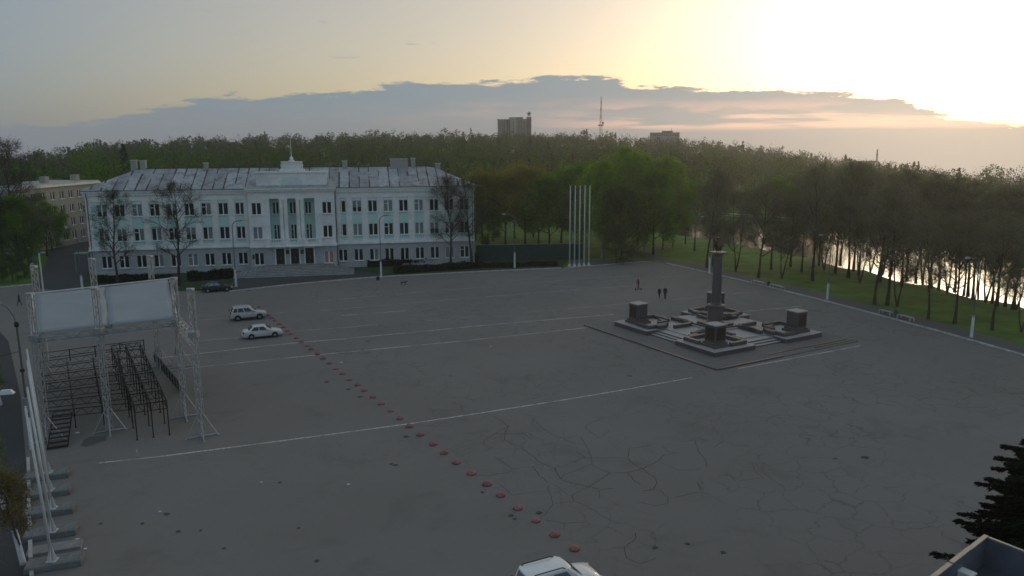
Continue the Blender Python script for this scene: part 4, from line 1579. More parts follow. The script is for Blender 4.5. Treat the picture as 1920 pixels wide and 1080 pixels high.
# thin outer step, platform with cut middles, flights of steps between the corners
MB().bx(-10.9, 9.9, -11.2, 10.0, .0, .09).build('lower_step', M_lowstep, parent=mon)
for a in ((-10.95, -2.0, -11.25, -11.05), (-10.95, -10.75, -11.0, 10.0), (-3.0, 9.4, -10.15, -9.95), (3.5, 9.9, -10.75, -10.6)):
    MB().bx(*a, .0, .16).build('granite_edge', M_gran, parent=mon)
PH = .62
for k in range(4):
    rot = Matrix.Rotation(k * math.pi / 2, 4, 'Z')

    def rb(mb, x0, x1, y0, y1, z0, z1, mi=0):
        c = rot @ Vector(((x0 + x1) / 2, (y0 + y1) / 2, (z0 + z1) / 2))
        mb.box(c, (x1 - x0, y1 - y0, z1 - z0), mat=rot.to_3x3(), mi=mi)
    blk = MB()
    rb(blk, 2.3, 8.0, 2.3, 8.0, .1, PH - .06)
    blk.build('corner_platform', M_gran, parent=mon)
    top = MB()
    rb(top, 2.28, 8.06, 2.28, 8.06, PH - .055, PH)
    top.build('platform_paving', M_plat, parent=mon)
    for i in range(3):
        st = MB()
        rb(st, -2.27, 2.27, 5.4, 7.4 - i * .5, .1 + i * .005, .22 + i * .13)
        st.build('step', M_plat, parent=mon)
        rs_ = MB()
        rb(rs_, -2.26, 2.26, 7.4 - i * .5, 7.44 - i * .5, .1, .205 + i * .13)
        rs_.build('riser', M_grand, parent=mon)
    arm = MB()
    rb(arm, -2.26, 2.26, 2.2, 5.39, .1, PH - .01)
    arm.build('platform_paving', M_plat, parent=mon)
    # corner pedestal
    pd = MB()
    rb(pd, 5.05, 7.15, 5.05, 7.15, PH + .002, PH + .28)
    rb(pd, 5.22, 6.98, 5.22, 6.98, PH + .285, PH + .5)
    pdo = pd.build('pedestal_base', M_gran, parent=mon)
    sh = MB()
    rb(sh, 5.36, 6.84, 5.36, 6.84, PH + .505, PH + 2.3)
    sho = sh.build('pedestal', M_grand, parent=mon)
    cp = MB()
    rb(cp, 5.30, 6.90, 5.30, 6.90, PH + 2.305, PH + 2.42)
    cp.build('cap', M_plat, parent=sho)
    for (x0, x1, y0, y1) in ((6.842, 6.86, 5.55, 6.65), (5.55, 6.65, 6.842, 6.86)):
        rl = MB()
        rb(rl, x0, x1, y0, y1, PH + .75, PH + 2.1)
        rl.build('relief_panel', M_bronze, parent=sho)
    # low clipped box rows round each corner bed and flanking the paths
    for nm, b4 in (('a', (3.0, 5.0, 6.9, 7.35)), ('b', (6.9, 7.35, 3.0, 5.0)), ('c', (2.75, 3.15, 4.4, 7.35)), ('d', (4.4, 7.35, 2.75, 3.15)), ('e', (1.9, 5.2, 1.5, 2.0)), ('f', (3.6, 5.0, 3.7, 4.1)), ('g', (3.7, 4.1, 4.12, 5.0)), ('h', (1.5, 1.9, 2.02, 4.6)), ('i', (-1.9, -1.5, 2.3, 4.6)), ('j', (2.3, 2.7, 5.0, 6.3)), ('k', (5.0, 6.3, 2.3, 2.7))):
        lw = MB()
        rb(lw, *b4, PH + .004, PH + .42)
        bevel(lw.build('low_wall', M_grand, parent=mon), .05, 1)
core = MB().bx(-2.19, 2.19, -2.19, 2.19, .1, PH).build('platform_core', M_plat, parent=mon)
for i, (r_, z0, z1) in enumerate(((2.05, PH, PH + .16), (1.75, PH + .16, PH + .32), (1.42, PH + .32, PH + .55))):
    MB().bx(-r_, r_, -r_, r_, z0 + .002, z1).build('column_step', M_gran if i else M_plat, parent=mon)
MB().lathe([(.98, 1.18), (.98, 1.32), (.84, 1.42), (.82, 3.0), (.90, 3.05), (.98, 3.12), (.98, 3.25), (.72, 3.35)], 24).build('drum', M_gran, parent=mon, smooth=False)
MB().lathe([(.64, 3.36), (.64, 3.46), (.54, 3.58), (.53, 5.2), (.49, 7.2), (.45, 8.75)], 24).build('shaft', M_grand, parent=mon, smooth=False)
MB().lathe([(.45, 8.755), (.52, 8.85), (.50, 8.95), (.62, 9.2), (.80, 9.32)], 24).bx(-.74, .74, -.74, .74, 9.325, 9.47).build('capital', M_gran, parent=mon)
eg = MB()
eg.lathe([(.12, 0), (.34, .12), (.40, .5), (.36, .95), (.22, 1.25), (.10, 1.4)], 10, (0, 0, 9.55))
for s_ in (-1, 1):
    for i in range(5):
        a = .35 + i * .28
        eg.tube((s_ * .28, 0, 10.35 - i * .08), (s_ * (.45 + .62 * math.sin(a) * 1.0), .02, 10.35 - i * .08 + .75 * math.cos(a)), .10, .05, 5)
    eg.lathe([(.05, 0), (.15, .08), (.16, .2), (.08, .32)], 8, (s_ * .2, 0, 10.85))
    eg.tube((s_ * .3, 0, 11.0), (s_ * .48, 0, 10.95), .06, .02, 5)
    eg.tube((s_ * .12, 0, 10.55), (s_ * .2, 0, 10.9), .1, .08, 6)
    eg.tube((s_ * .15, 0, 9.7), (s_ * .32, 0, 9.5), .07, .05, 5)
eg.build('eagle_sculpture', M_bronze, parent=mon, smooth=True)

# ------------------------------------------------------------------ red bollards
BOL = [(486, 573), (491, 578), (496, 583), (502.5, 588), (509, 593.5), (516, 598.6), (523, 605), (531, 611), (539, 617.7), (546.6, 623.6), (555.6, 631), (565, 638), (576, 645.7), (583.4, 651.8), (595.2, 661.2),
       (605.8, 669.7), (617.6, 678.7), (630.2, 688.9), (642.5, 697.9), (655, 708.9), (670.2, 719.4), (683.2, 729.6), (699, 741.9), (714.6, 754.5), (732.9, 767.9), (750.4, 782.2), (767.5, 796.9), (787.5, 812.8),
       (812.4, 830.3), (832.7, 847), (855.5, 864.9), (884, 885.3), (913, 905.6), (938.7, 926.4), (970.8, 950.5), (1004.7, 974), (1039.7, 1000.6), (1076.8, 1027), (1154, 1084)]
_pr = [(.275 * math.cos(t), .035 + .21 * math.sin(t)) for t in [0, .25, .5, .75, 1.0, 1.25, 1.45]]
bol_base = MB().lathe([(.285, 0), (.30, .03), (.29, .05), (.275, .052)], 18).mesh('base_ring', M_redd)
bol_dome = MB().lathe(_pr, 18).mesh('dome', M_red, True)
for i, (x, y) in enumerate(reversed(BOL)):
    p = G(x, y + 3.2)
    o = empty('bollard', p, trr.uniform(0, 6))
    lab = 'red dome bollard almost hidden in front of the white car bonnet' if i == 0 else f'red concrete dome bollard, {ordinal(i - 1)} in the row counted from the white car'
    tag(o, lab, 'bollard', 'row of red dome bollards across the square')
    inst('base_ring', bol_base, o)
    inst('dome', bol_dome, o)
    k_ = trr.uniform(.9, 1.1)
    o.scale = (k_, k_ * trr.uniform(.95, 1.05), k_ * trr.uniform(.85, 1.1))
    o.rotation_euler = (trr.uniform(-.06, .06), trr.uniform(-.06, .06), trr.uniform(0, 6))
    o.location.z = -.015

# ------------------------------------------------------------------ cars


def loft(mb, rings, mi=0, cap=True):
    n = len(rings[0])
    b0 = len(mb.v)
    for r_ in rings:
        mb.v += [tuple(q) for q in r_]
    for k in range(len(rings) - 1):
        for i in range(n):
            j = (i + 1) % n
            mb.f.append((b0 + k * n + i, b0 + k * n + j, b0 + (k + 1) * n + j, b0 + (k + 1) * n + i))
            mb.m.append(mi)
    if cap:
        mb.f.append(tuple(b0 + i for i in reversed(range(n))))
        mb.m.append(mi)
        mb.f.append(tuple(b0 + (len(rings) - 1) * n + i for i in range(n)))
        mb.m.append(mi)


def make_car(name, label, loc, heading, paint, st, gh, wr_, wb, W2, rails=False, glass=None, dark_roof=False, lower=None):
    """st: stations (x, half width, bottom, top); gh: belt z, roof z, belt rear/front x, roof rear/front x, roof half width"""
    glass = glass or M_glass_car
    root = empty(name, loc, heading)
    tag(root, label, 'car')
    rings = []
    for x, w, zb, zt_ in st:
        h = zt_ - zb
        half = [(.0, zb), (.80 * w, zb), (.97 * w, zb + .10 * h), (1.0 * w, zb + .38 * h), (.995 * w, zb + .62 * h), (.95 * w, zt_ - .10 * h), (.84 * w, zt_ - .015), (.45 * w, zt_ + .025), (0, zt_ + .035)]
        ring = [(x, y, z) for y, z in half] + [(x, -y, z) for y, z in reversed(half[1:-1])]
        rings.append(ring)
    mb = MB()
    loft(mb, rings)
    body = mb.build('body', paint, root, smooth=True)
    body.modifiers.new('edge', 'EDGE_SPLIT').split_angle = R(40)
    zb, zr, xrb, xfb, xrt, xft, hw = gh
    wbelt = W2 * .93
    c = MB()
    rg = []
    for t, wz in ((0, 0), (.5, .5), (.86, .88), (.97, .975), (1.0, 1.0)):
        k = wz if t < .9 else (1.02 if t < .99 else 1.12)
        xr_ = xrb + (xrt - xrb) * t + (0 if t < .99 else .10)
        xf_ = xfb + (xft - xfb) * t - (0 if t < .99 else .12)
        hw_ = wbelt + (hw - wbelt) * min(t, .97) - (0 if t < .99 else .10)
        z = zb + (zr - zb) * t
        cr_ = .12
        rg.append([(xr_ + cr_, -hw_, z), (xf_ - cr_ * 1.6, -hw_, z), (xf_, -hw_ + cr_ * 1.5, z), (xf_ + .05, 0, z), (xf_, hw_ - cr_ * 1.5, z), (xf_ - cr_ * 1.6, hw_, z), (xr_ + cr_, hw_, z), (xr_, hw_ - cr_, z), (xr_ - .02, 0, z), (xr_, -hw_ + cr_, z)])
    loft(c, rg, cap=True)
    cab = c.build('cabin', paint, root, smooth=True)
    cab.modifiers.new('edge', 'EDGE_SPLIT').split_angle = R(35)

    def gp(fx, t, side):
        """point on the cabin side: fx 0 rear .. 1 front along the belt, t height"""
        x = (xrb + (xrt - xrb) * t) * (1 - fx) + (xfb + (xft - xfb) * t) * fx
        y = wbelt + (hw - wbelt) * t + .012
        return (x, side * y, zb + (zr - zb) * t)
    for s_ in (-1, 1):
        spans = [(.10, .44), (.47, .80)] if not rails else [(.05, .22), (.25, .50), (.53, .83)]
        for a, b_ in spans:
            q = MB()
            v = [gp(a, .08, s_), gp(b_, .08, s_), gp(b_, .82, s_), gp(a, .82, s_)]
            q.quad(*(v if s_ < 0 else v[::-1]))
            q.build('side_window', glass, root)
            f = MB()
            xm = (v[0][0] + v[1][0]) / 2
            f.box((v[0][0] + .16, s_ * (W2 * .985), zb - .14), (.16, .03, .03))
            f.build('door_handle', M_black if rails else paint, root)
        mi_ = MB()
        mx = xfb - .42
        mi_.box((mx, s_ * (W2 + .10), zb + .10), (.12, .20, .14), taper=.8)
        mi_.build('mirror', paint if not rails else M_black, root)
        MB().bx(-wb / 2 + .42, wb / 2 - .42, s_ * W2 - .02, s_ * W2 + .02, st[4][2] + .02, st[4][2] + .10).build('sill_trim', lower or M_black, root)
    for nm, x0, x1, in (('windscreen', xfb, xft), ('rear_window', xrb, xrt)):
        sg = 1 if nm == 'windscreen' else -1
        q = MB()
        A = []
        for t in (.10, .86):
            x = x0 + (x1 - x0) * t + sg * (.045 if nm == 'windscreen' else .03)
            y = (wbelt + (hw - wbelt) * t) * .80
            z = zb + (zr - zb) * t + .012
            A.append([(x - sg * .04, -y, z), (x + sg * .0, -y * .5, z), (x + sg * .0, y * .5, z), (x - sg * .04, y, z)])
        for i in range(3):
            v = (A[0][i], A[0][i + 1], A[1][i + 1], A[1][i])
            q.quad(*(v if sg > 0 else v[::-1]))
        q.build(nm, M_glass_car if nm == 'windscreen' else glass, root)
    rx = Matrix.Rotation(math.pi / 2, 4, 'X')
    ty = MB().lathe([(wr_ * .60, -.10), (wr_ * .94, -.105), (wr_, -.07), (wr_, .07), (wr_ * .94, .105), (wr_ * .60, .10)], 18, mat=rx).mesh('tyre', M_tyre)
    rmb = MB().lathe([(wr_ * .2, -.085), (wr_ * .58, -.10), (wr_ * .62, -.06), (wr_ * .62, .06), (wr_ * .58, .10), (wr_ * .2, .085)], 14, mat=rx)
    rim = rmb.mesh('rim', M_steel)
    sp = MB()
    for k in range(5):
        a = k * 1.2566
        for s_ in (-1, 1):
            sp.box((math.cos(a) * wr_ * .30, s_ * .098, math.sin(a) * wr_ * .30), (wr_ * .5, .02, .09), mat=Matrix.Rotation(-a, 3, 'Y'))
    spm = sp.mesh('spokes', M_rim)
    ar = MB().lathe([(wr_ * 1.16, -.012), (wr_ * 1.16, .012)], 20, mat=rx).mesh('wheel_arch', M_black)
    for x in (-wb / 2, wb / 2):
        for s_ in (-1, 1):
            w = inst('wheel', ty, root, (x, s_ * (W2 - .085), wr_))
            r_ = inst('rim', rim, w)
            inst('spokes', spm, r_)
            inst('wheel_arch', ar, root, (x, s_ * (W2 - .004), wr_ + .02))
    xf, xr = st[-1][0], st[0][0]
    zl = (st[-3][2] + st[-3][3]) / 2 + .10
    for s_ in (-1, 1):
        MB().box((xf - .17, s_ * W2 * .70, zl), (.26, .36, .15), mat=Matrix.Rotation(-s_ * .35, 3, 'Z'), taper=.85).build('headlight', M_lens, root)
        MB().box((xr + .10, s_ * W2 * .78, zb - .13 if not rails else zb - .02), (.16, .22, .2 if not rails else .42), taper=.9).build('tail_light', M_tail, root)
    MB().box((xf + .005, 0, st[-1][2] + .18), (.06, W2 * 1.0, .16)).build('grille', M_black, root)
    MB().box((xr - .01, 0, st[0][2] + .20), (.03, .5, .11)).build('number_plate', M_white, root)
    MB().box((xr + .05, 0, st[0][2] + .05), (.2, W2 * 1.45, .12), taper=.95).build('rear_bumper', M_black if rails else paint, root)
    MB().box((xf - .07, 0, st[-1][2] + .03), (.2, W2 * 1.4, .12), taper=.95).build('front_bumper', M_black if rails else paint, root)
    if rails:
        for s_ in (-1, 1):
            y = s_ * (hw - .07)
            MB().path([(xrt + .15, y, zr - .02), (xrt + .30, y, zr + .07), (xft - .45, y, zr + .07), (xft - .25, y, zr - .03)], .026, 6).build('roof_rail', M_black if dark_roof else paint, root)
    return root


SED = [(-2.20, .62, .42, .78), (-2.14, .74, .30, .92), (-1.95, .82, .24, .99), (-1.45, .845, .20, 1.00), (-.9, .85, .18, .95), (0, .85, .18, .93), (.75, .85, .18, .94), (1.05, .845, .18, .92), (1.55, .835, .20, .84), (1.95, .80, .24, .74), (2.14, .70, .28, .62), (2.20, .60, .34, .55)]
SUV = [(-2.24, .66, .52, .95), (-2.20, .78, .40, 1.08), (-2.05, .85, .34, 1.12), (-1.5, .89, .32, 1.10), (-.9, .895, .30, 1.08), (0, .895, .30, 1.06), (.75, .895, .30, 1.06), (1.0, .89, .30, 1.05), (1.55, .88, .32, 1.0), (2.0, .84, .36, .93), (2.2, .74, .42, .80), (2.25, .62, .48, .70)]
WAG = [(-2.22, .66, .46, .95), (-2.18, .78, .34, 1.05), (-2.0, .84, .28, 1.08), (-1.5, .865, .26, 1.06), (-.9, .87, .24, 1.04), (0, .87, .24, 1.02), (.75, .87, .24, 1.02), (1.05, .865, .24, 1.0), (1.55, .855, .26, .93), (1.98, .82, .30, .84), (2.18, .72, .36, .70), (2.24, .60, .42, .62)]


def car_at(w1, w2):
    """middle and heading from the two near-side wheel contact pixels (rear, front)"""
    a, b_ = G(*w1), G(*w2)
    return a, b_, math.atan2(b_.y - a.y, b_.x - a.x)


HD = R(24)
a, b_, h_ = car_at((472, 636.4), (515.8, 632.5))
n_ = Vector((-math.sin(HD), math.cos(HD), 0))
c_ = (a + b_) / 2 + n_ * .78
make_car('silver_sedan', 'light silver sedan parked nearest the stage, facing the bollards', c_, HD, M_silver2, SED, (.93, 1.44, -1.62, 1.02, -.98, .28, .60), .30, 2.55, .85)
a, b_, h_ = car_at((446, 602), (487.7, 599))
c_ = (a + b_) / 2 + n_ * .82
make_car('silver_suv', 'silver off-road car with roof rails parked behind the sedan', c_, HD, M_silver, SUV, (1.07, 1.70, -2.02, 1.05, -1.72, .30, .66), .36, 2.63, .895, rails=True, lower=M_black)
a, b_, h_ = car_at((387, 549.5), (428, 545.5))
c_ = (a + b_) / 2 + n_ * .85
make_car('dark_saloon', 'black-green saloon parked at the kerb by the lamp post', c_, R(26), M_card, SED, (.93, 1.45, -1.62, 1.02, -.98, .28, .60), .32, 2.7, .87, glass=M_glass_pale)
c_ = G(1046, 1062, 1.66)
c_.z = 0
make_car('white_estate_car', 'white estate car with black roof rails cut by the bottom edge', c_ + Vector((.0, .28, 0)), R(27), M_carw, WAG, (1.03, 1.68, -2.06, 1.12, -1.86, .38, .66), .32, 2.9, .87, rails=True, glass=M_glass_pale, dark_roof=True)

# ------------------------------------------------------------------ open-air stage
stage = empty('open_air_stage', (0, 0, 0))
tag(stage, 'open-air stage with grey canopy on lattice towers and dark scaffold deck without boards', 'stage')
NL, NR = Vector((-34.9, 55.3, 8.2)), Vector((-26.7, 60.5, 8.2))
FL, FR = Vector((-42.7, 68.0, 8.7)), Vector((-33.8, 75.7, 8.7))


def bil(u, v, dz=0.0):
    p = NL.lerp(NR, u).lerp(FL.lerp(FR, u), v)
    return Vector((p.x, p.y, p.z + dz))


for k, (u0, u1) in enumerate(((.012, .4995), (.5, .985))):
    nu, nv = 10, 14
    vs, fs = [], []
    for lay in (0, -.02):
        for j in range(nv + 1):
            for i in range(nu + 1):
                u, v = i / nu, j / nv
                sag = -.05 * math.sin(math.pi * u) * math.sin(math.pi * v) + .03 * math.sin(9 * v + k * 2 + 3 * u)
                vs.append(bil(u0 + (u1 - u0) * u, .01 + .98 * v, sag + .12 + lay))
    n = (nu + 1) * (nv + 1)
    for j in range(nv):
        for i in range(nu):
            a = j * (nu + 1) + i
            fs.append((a, a + 1, a + nu + 2, a + nu + 1))
            fs.append((n + a + nu + 1, n + a + nu + 2, n + a + 1, n + a))
    for i in range(nu):
        fs.append((n + i, n + i + 1, i + 1, i))
        b0 = nv * (nu + 1)
        fs.append((b0 + i, b0 + i + 1, n + b0 + i + 1, n + b0 + i))
    for j in range(nv):
        a, b_ = j * (nu + 1), (j + 1) * (nu + 1)
        fs.append((a, b_, n + b_, n + a))
        fs.append((n + a + nu, n + b_ + nu, b_ + nu, a + nu))
    mb = MB()
    mb.add(vs, fs)
    mb.build('canopy_sheet', M_canvas, stage, smooth=True)
MB().path([bil(0, 1, .16), bil(1, 1, .16)], .07, 6).path([bil(1, 0, .14), bil(1, 1, .16)], .05, 6).path([bil(0, 0, .14), bil(0, 1, .16)], .05, 6).build('canopy_edge', M_white, stage)
for u, v, nm in ((0, 0, 1), (.5, 0, 1), (1, 0, 1)):
    pass
for a, b_ in (((0, 0), (1, 0)), ((0, 1), (1, 1)), ((0, 0), (0, 1)), ((1, 0), (1, 1)), ((.5, 0), (.5, 1))):
    MB().truss(bil(*a, -.35), bil(*b_, -.35), .42, .036, .8).build('roof_beam', M_alu, stage)
TW = [(bil(0, 0), 11.2), (bil(.46, 0) + Vector((-.1, -.4, 0)), 11.2), (bil(1, 0), 11.4), (Vector((-23.6, 56.1, 0)), 11.35), (bil(.03, 1) + Vector((-.3, .5, 0)), 11.1), (bil(.43, 1) + Vector((-.3, .5, 0)), 11.3), (bil(.86, 1) + Vector((-.2, .4, 0)), 11.1),
      (bil(1.0, .98) + Vector((.6, -.5, 0)), 8.6)]
for i, (p, top) in enumerate(TW):
    p = Vector((p.x, p.y, 0))
    t = MB().truss(p + Vector((0, 0, .15)), p + Vector((0, 0, top)), .36, .036, .72, up=(0, 1, 0)).build('tower', M_alu, stage)
    ft = MB()
    for a in range(4):
        d = Vector((math.cos(a * 1.5708 + .5), math.sin(a * 1.5708 + .5), 0))
        ft.tube(p + Vector((0, 0, .12)), p + d * 1.15 + Vector((0, 0, .10)), .05, .05, 5)
        ft.tube(p + d * 1.08 + Vector((0, 0, .12)), p + d * .16 + Vector((0, 0, 1.9)), .035, .035, 5)
        ft.lathe([(.11, 0), (.11, .05), (.03, .08)], 8, tuple(p + d * 1.15))
    ft.build('foot', M_alu, t)
    MB().box((p.x, p.y, top + .09), (.46, .46, .16)).tube((p.x - .16, p.y - .2, top + .16), (p.x + .16, p.y - .2, top + .16), .09, .09, 8).build('head', M_alu, t)
    if top > 9:
        MB().box((p.x, p.y, 8.05), (.62, .62, .42)).build('sleeve_block', M_steel, t)
        MB().tube((p.x + .22, p.y - .23, 8.1), (p.x + .22, p.y - .23, top), .012, .012, 4).build('chain', M_dark, t)
MB().truss(bil(1, 0, -.1), Vector((-23.6, 56.1, 7.9)), .4, .032, .5).truss(bil(1, 0, -.8), Vector((-23.6, 56.1, 7.0)), .2, .02, .5).build('bridge_beam', M_alu, stage)
MB().tube(bil(1, .02, -.7), bil(.98, .55, -5.5), .045, .045, 6).tube(bil(1, .98, -.7), bil(.99, .5, -5.0), .035, .035, 6).build('brace', M_alu, stage)
MB().tube(G(91, 678, 0) + Vector((0, 0, .1)), G(91, 678, 0) + Vector((0, 0, 2.4)), .09, .09, 8).build('white_post', M_white, stage)


def deck(c00, c10, c11, c01, z, nu, nv, name, d=.5, legs=True):
    C = [Vector((*c, z)) for c in (c00, c10, c11, c01)]

    def P(u, v, dz=0.0):
        p = C[0].lerp(C[1], u).lerp(C[3].lerp(C[2], u), v)
        return Vector((p.x, p.y, p.z + dz))
    for i in range(nu + 1):
        mb = MB()
        u = i / nu
        mb.path([P(u, 0), P(u, 1)], .05, 4)
        mb.path([P(u, 0, -d), P(u, 1, -d)], .035, 4)
        k = nv * 2
        for j in range(k):
            mb.tube(P(u, j / k, 0 if j % 2 else -d), P(u, (j + 1) / k, -d if j % 2 else 0), .022, .022, 3)
        mb.build('long_beam', M_dark, stage)
    for j in range(nv + 1):
        mb = MB()
        v = j / nv
        mb.path([P(0, v), P(1, v)], .045, 4)
        mb.path([P(0, v, -d), P(1, v, -d)], .035, 4)
        k = nu * 4
        for i in range(k):
            mb.tube(P(i / k, v, 0 if i % 2 else -d), P((i + 1) / k, v, -d if i % 2 else 0), .022, .022, 3)
        mb.build('cross_beam', M_dark, stage)
        for i in range(nu + 1):
            p = P(i / nu, v)
            MB().tube((p.x, p.y, 0), p, .045, .045, 5).lathe([(.10, 0), (.10, .03), (.03, .05)], 6, (p.x, p.y, 0)).build('post', M_dark, stage)
    return P


DK = deck((-36.3, 57.6), (-30.6, 59.6), (-39.6, 75.6), (-45.0, 71.6), 1.55, 3, 6, 'deck', .55)
CW = deck((-28.3, 55.6), (-26.3, 56.6), (-36.6, 74.2), (-38.8, 73.0), 2.75, 2, 7, 'tribune', .6)
# railing along the back
mb = MB()
a, b_ = Vector((-44.0, 70.6, 1.6)), Vector((-36.8, 75.4, 1.6))
for z in (.55, 1.1):
    mb.tube(a + Vector((0, 0, z)), b_ + Vector((0, 0, z)), .035, .035, 5)
for i in range(5):
    p = a.lerp(b_, i / 4)
    mb.tube(p, p + Vector((0, 0, 1.15)), .05, .05, 5)
for i in range(8):
    p, q = a.lerp(b_, i / 8), a.lerp(b_, (i + 1) / 8)
    mb.tube(p + Vector((0, 0, .55 if i % 2 else 1.1)), q + Vector((0, 0, 1.1 if i % 2 else .55)), .02, .02, 4)
mb.build('railing', M_dark, stage)
# stairs up to the deck at the near left corner
s0, s1 = Vector((-33.4, 54.0, 0)), Vector((-34.9, 57.6, 1.5))
wv = Vector((.86, .42, 0)) * 1.3
for i in range(9):
    p = s0.lerp(s1, i / 8)
    q = MB()
    d = (s1 - s0)
    d.z = 0
    d.normalize()
    A = [p - wv * .5 - d * .13, p + wv * .5 - d * .13, p + wv * .5 + d * .13, p - wv * .5 + d * .13]
    q.add([(v.x, v.y, p.z + .10) for v in A] + [(v.x, v.y, p.z + .15) for v in A], [(3, 2, 1, 0), (4, 5, 6, 7), (0, 1, 5, 4), (1, 2, 6, 5), (2, 3, 7, 6), (3, 0, 4, 7)])
    q.build('stair_tread', M_dark, stage)
MB().tube(s0 - wv * .52, s1 - wv * .52, .05, .05, 4).tube(s0 + wv * .52, s1 + wv * .52, .05, .05, 4).tube(s0 - wv * .52, s0 - wv * .52 + Vector((0, 0, 1)), .025, .025, 4).build('stair_string', M_dark, stage)
# lattice barrier standing beside the stage
br = empty('crowd_barrier', (0, 0, 0))
tag(br, 'long dark lattice barrier standing on the asphalt right of the scaffold deck', 'barrier')
a, b_ = G(290, 678), G(341, 741)
n = 10
for i in range(n):
    p, q = a.lerp(b_, i / n), a.lerp(b_, (i + 1) / n)
    mb = MB()
    for z in (.12, 1.0):
        mb.tube(p + Vector((0, 0, z)), q + Vector((0, 0, z)), .035, .035, 5)
    for t in (0, .25, .5, .75):
        m_ = p.lerp(q, t)
        mb.tube(m_ + Vector((0, 0, .12)), m_ + Vector((0, 0, 1.0)), .018, .018, 4)
    mb.tube(p + Vector((0, 0, .12)), q + Vector((0, 0, 1.0)), .018, .018, 4)
    mb.tube(p, p + Vector((0, 0, 1.04)), .04, .04, 5)
    mb.build('panel', M_dark, br)

# ------------------------------------------------------------------ white poles on concrete slabs, left foreground
SL = [(89, 895), (90, 927), (93, 962), (96, 1003), (103, 1060)]
for i, (x, y) in enumerate(SL):
    p = G(x, y)
    o = MB().box((0, 0, .17), (2.7, 1.15, .34), taper=.97).build('concrete_slab', M_conc, loc=p, rz=R(21) + trr.uniform(-.03, .03))
    bevel(o, .04, 2)
    tag(o, f'weathered concrete slab under a white pole, {ordinal(i)} counted from the far end', 'concrete slab', 'concrete slabs under the white poles')
o = MB().box((0, 0, .08), (2.7, 1.0, .16), taper=.97).build('concrete_slab', M_step, loc=G(103, 1030), rz=R(21))
tag(o, 'low dark concrete slab between the two nearest pole slabs', 'concrete slab', 'concrete slabs under the white poles')
PB = [(90, 886), (93, 919), (98, 953), (98, 996), (98, 1051)]
pm = MB().tube((0, 0, 0), (0, 0, 8.5), .085, .055, 10).lathe([(.06, 8.5), (.05, 8.56), (.0, 8.58)], 8).mesh('shaft', M_white, True)
fm = MB()
fm.box((0, 0, .02), (.5, .5, .03))
for a in range(4):
    d = Vector((math.cos(a * 1.5708), math.sin(a * 1.5708), 0))
    q = Vector((-d.y, d.x, 0)) * .015
    A = [d * .05, d * .26, d * .06 + Vector((0, 0, .75))]
    fm.add([tuple(v + q + Vector((0, 0, .03))) for v in A] + [tuple(v - q + Vector((0, 0, .03))) for v in A], [(0, 1, 2), (5, 4, 3), (0, 3, 4, 1), (1, 4, 5, 2)])
fm = fm.mesh('foot_plate', M_white)
for i, (x, y) in enumerate(PB):
    p = G(x, y, .35)
    o = empty('flagpole', p, R(21 + 9 * i))
    tag(o, f'bare white flagpole on a concrete slab at lower left, {ordinal(i)} from the far end', 'flagpole', 'white poles on concrete slabs')
    so = inst('shaft', pm, o)
    so.rotation_euler = Matrix.Rotation(-R(2.6), 3, 'Y').to_euler()
    o.rotation_euler = (0, 0, R(8))
    inst('foot_plate', fm, o)
for i, (x, y0, y1) in enumerate(((54, 862, 888), (55, 903, 917), (55, 940, 956), (55, 959, 969), (56, 974, 992), (58, 1018, 1052), (60, 1060, 1085))):
    a, b_ = G(x, y1), G(x - 1, y0)
    d = b_ - a
    o = MB().box((0, 0, .1), (d.length, .2, .22), taper=.97).build('kerb_stone', M_kerb, loc=(a + b_) / 2, rz=math.atan2(d.y, d.x))
    tag(o, f'whitish kerb stone left of the pole slabs, {ordinal(i)} from the far end', 'kerb stone', 'broken kerb stones by the poles')

# ------------------------------------------------------------------ five tall flagpoles at the back of the square
fp = MB().tube((0, 0, 0), (0, 0, 14.2), .12, .07, 10).lathe([(.09, 14.2), (.12, 14.28), (.06, 14.4)], 8).mesh('shaft', M_white, True)
fb = MB().lathe([(.34, 0), (.34, .12), (.24, .2), (.20, .5), (.12, .55)], 12).mesh('base', M_white)
for i, (x, y) in enumerate(((1068, 500), (1077, 500), (1086, 499.5), (1095, 499), (1104, 498))):
    o = empty('flagpole', G(x, y))
    tag(o, f'tall white flagpole before the green fence, {ordinal(i)} of five from the left', 'flagpole', 'five tall flagpoles at the back of the square')
    inst('shaft', fp, o)
    inst('base', fb, o)

# ------------------------------------------------------------------ lamp posts


def lamp(px, py, h, label, arm=0.0, arm_len=1.6, white=2.6, head=True, name='street_lamp', pole=None, group='street lamps'):
    o = empty(name, G(px, py) + Vector((0, 0, .02)), arm)
    tag(o, label, 'lamp post', group)
    MB().lathe([(.19, 0), (.17, .5), (.15, white), (.10, white + .12)], 10).build('painted_base', M_white, o)
    MB().lathe([(.16, white + .125), (.16, white + .30), (.08, white + .32)], 10).build('collar', M_steel, o)
    pts = [(0, 0, white + .3), (0, 0, h - .9)] + [(arm_len * (1 - math.cos(t)) * .5, 0, h - .9 + .9 * math.sin(t)) for t in (.4, .8, 1.2, 1.57)] + [(arm_len, 0, h + .08)]
    MB().path(pts, .065, 7).build('pole', pole or M_gutter, o)
    if head:
        hd_ = MB().box((arm_len + .25, 0, h + .08), (.62, .26, .16), taper=.7).build('lamp_head', M_steel, o)
        MB().box((arm_len + .27, 0, h - .012), (.46, .2, .03)).build('diffuser', M_lampgl, hd_)
    return o


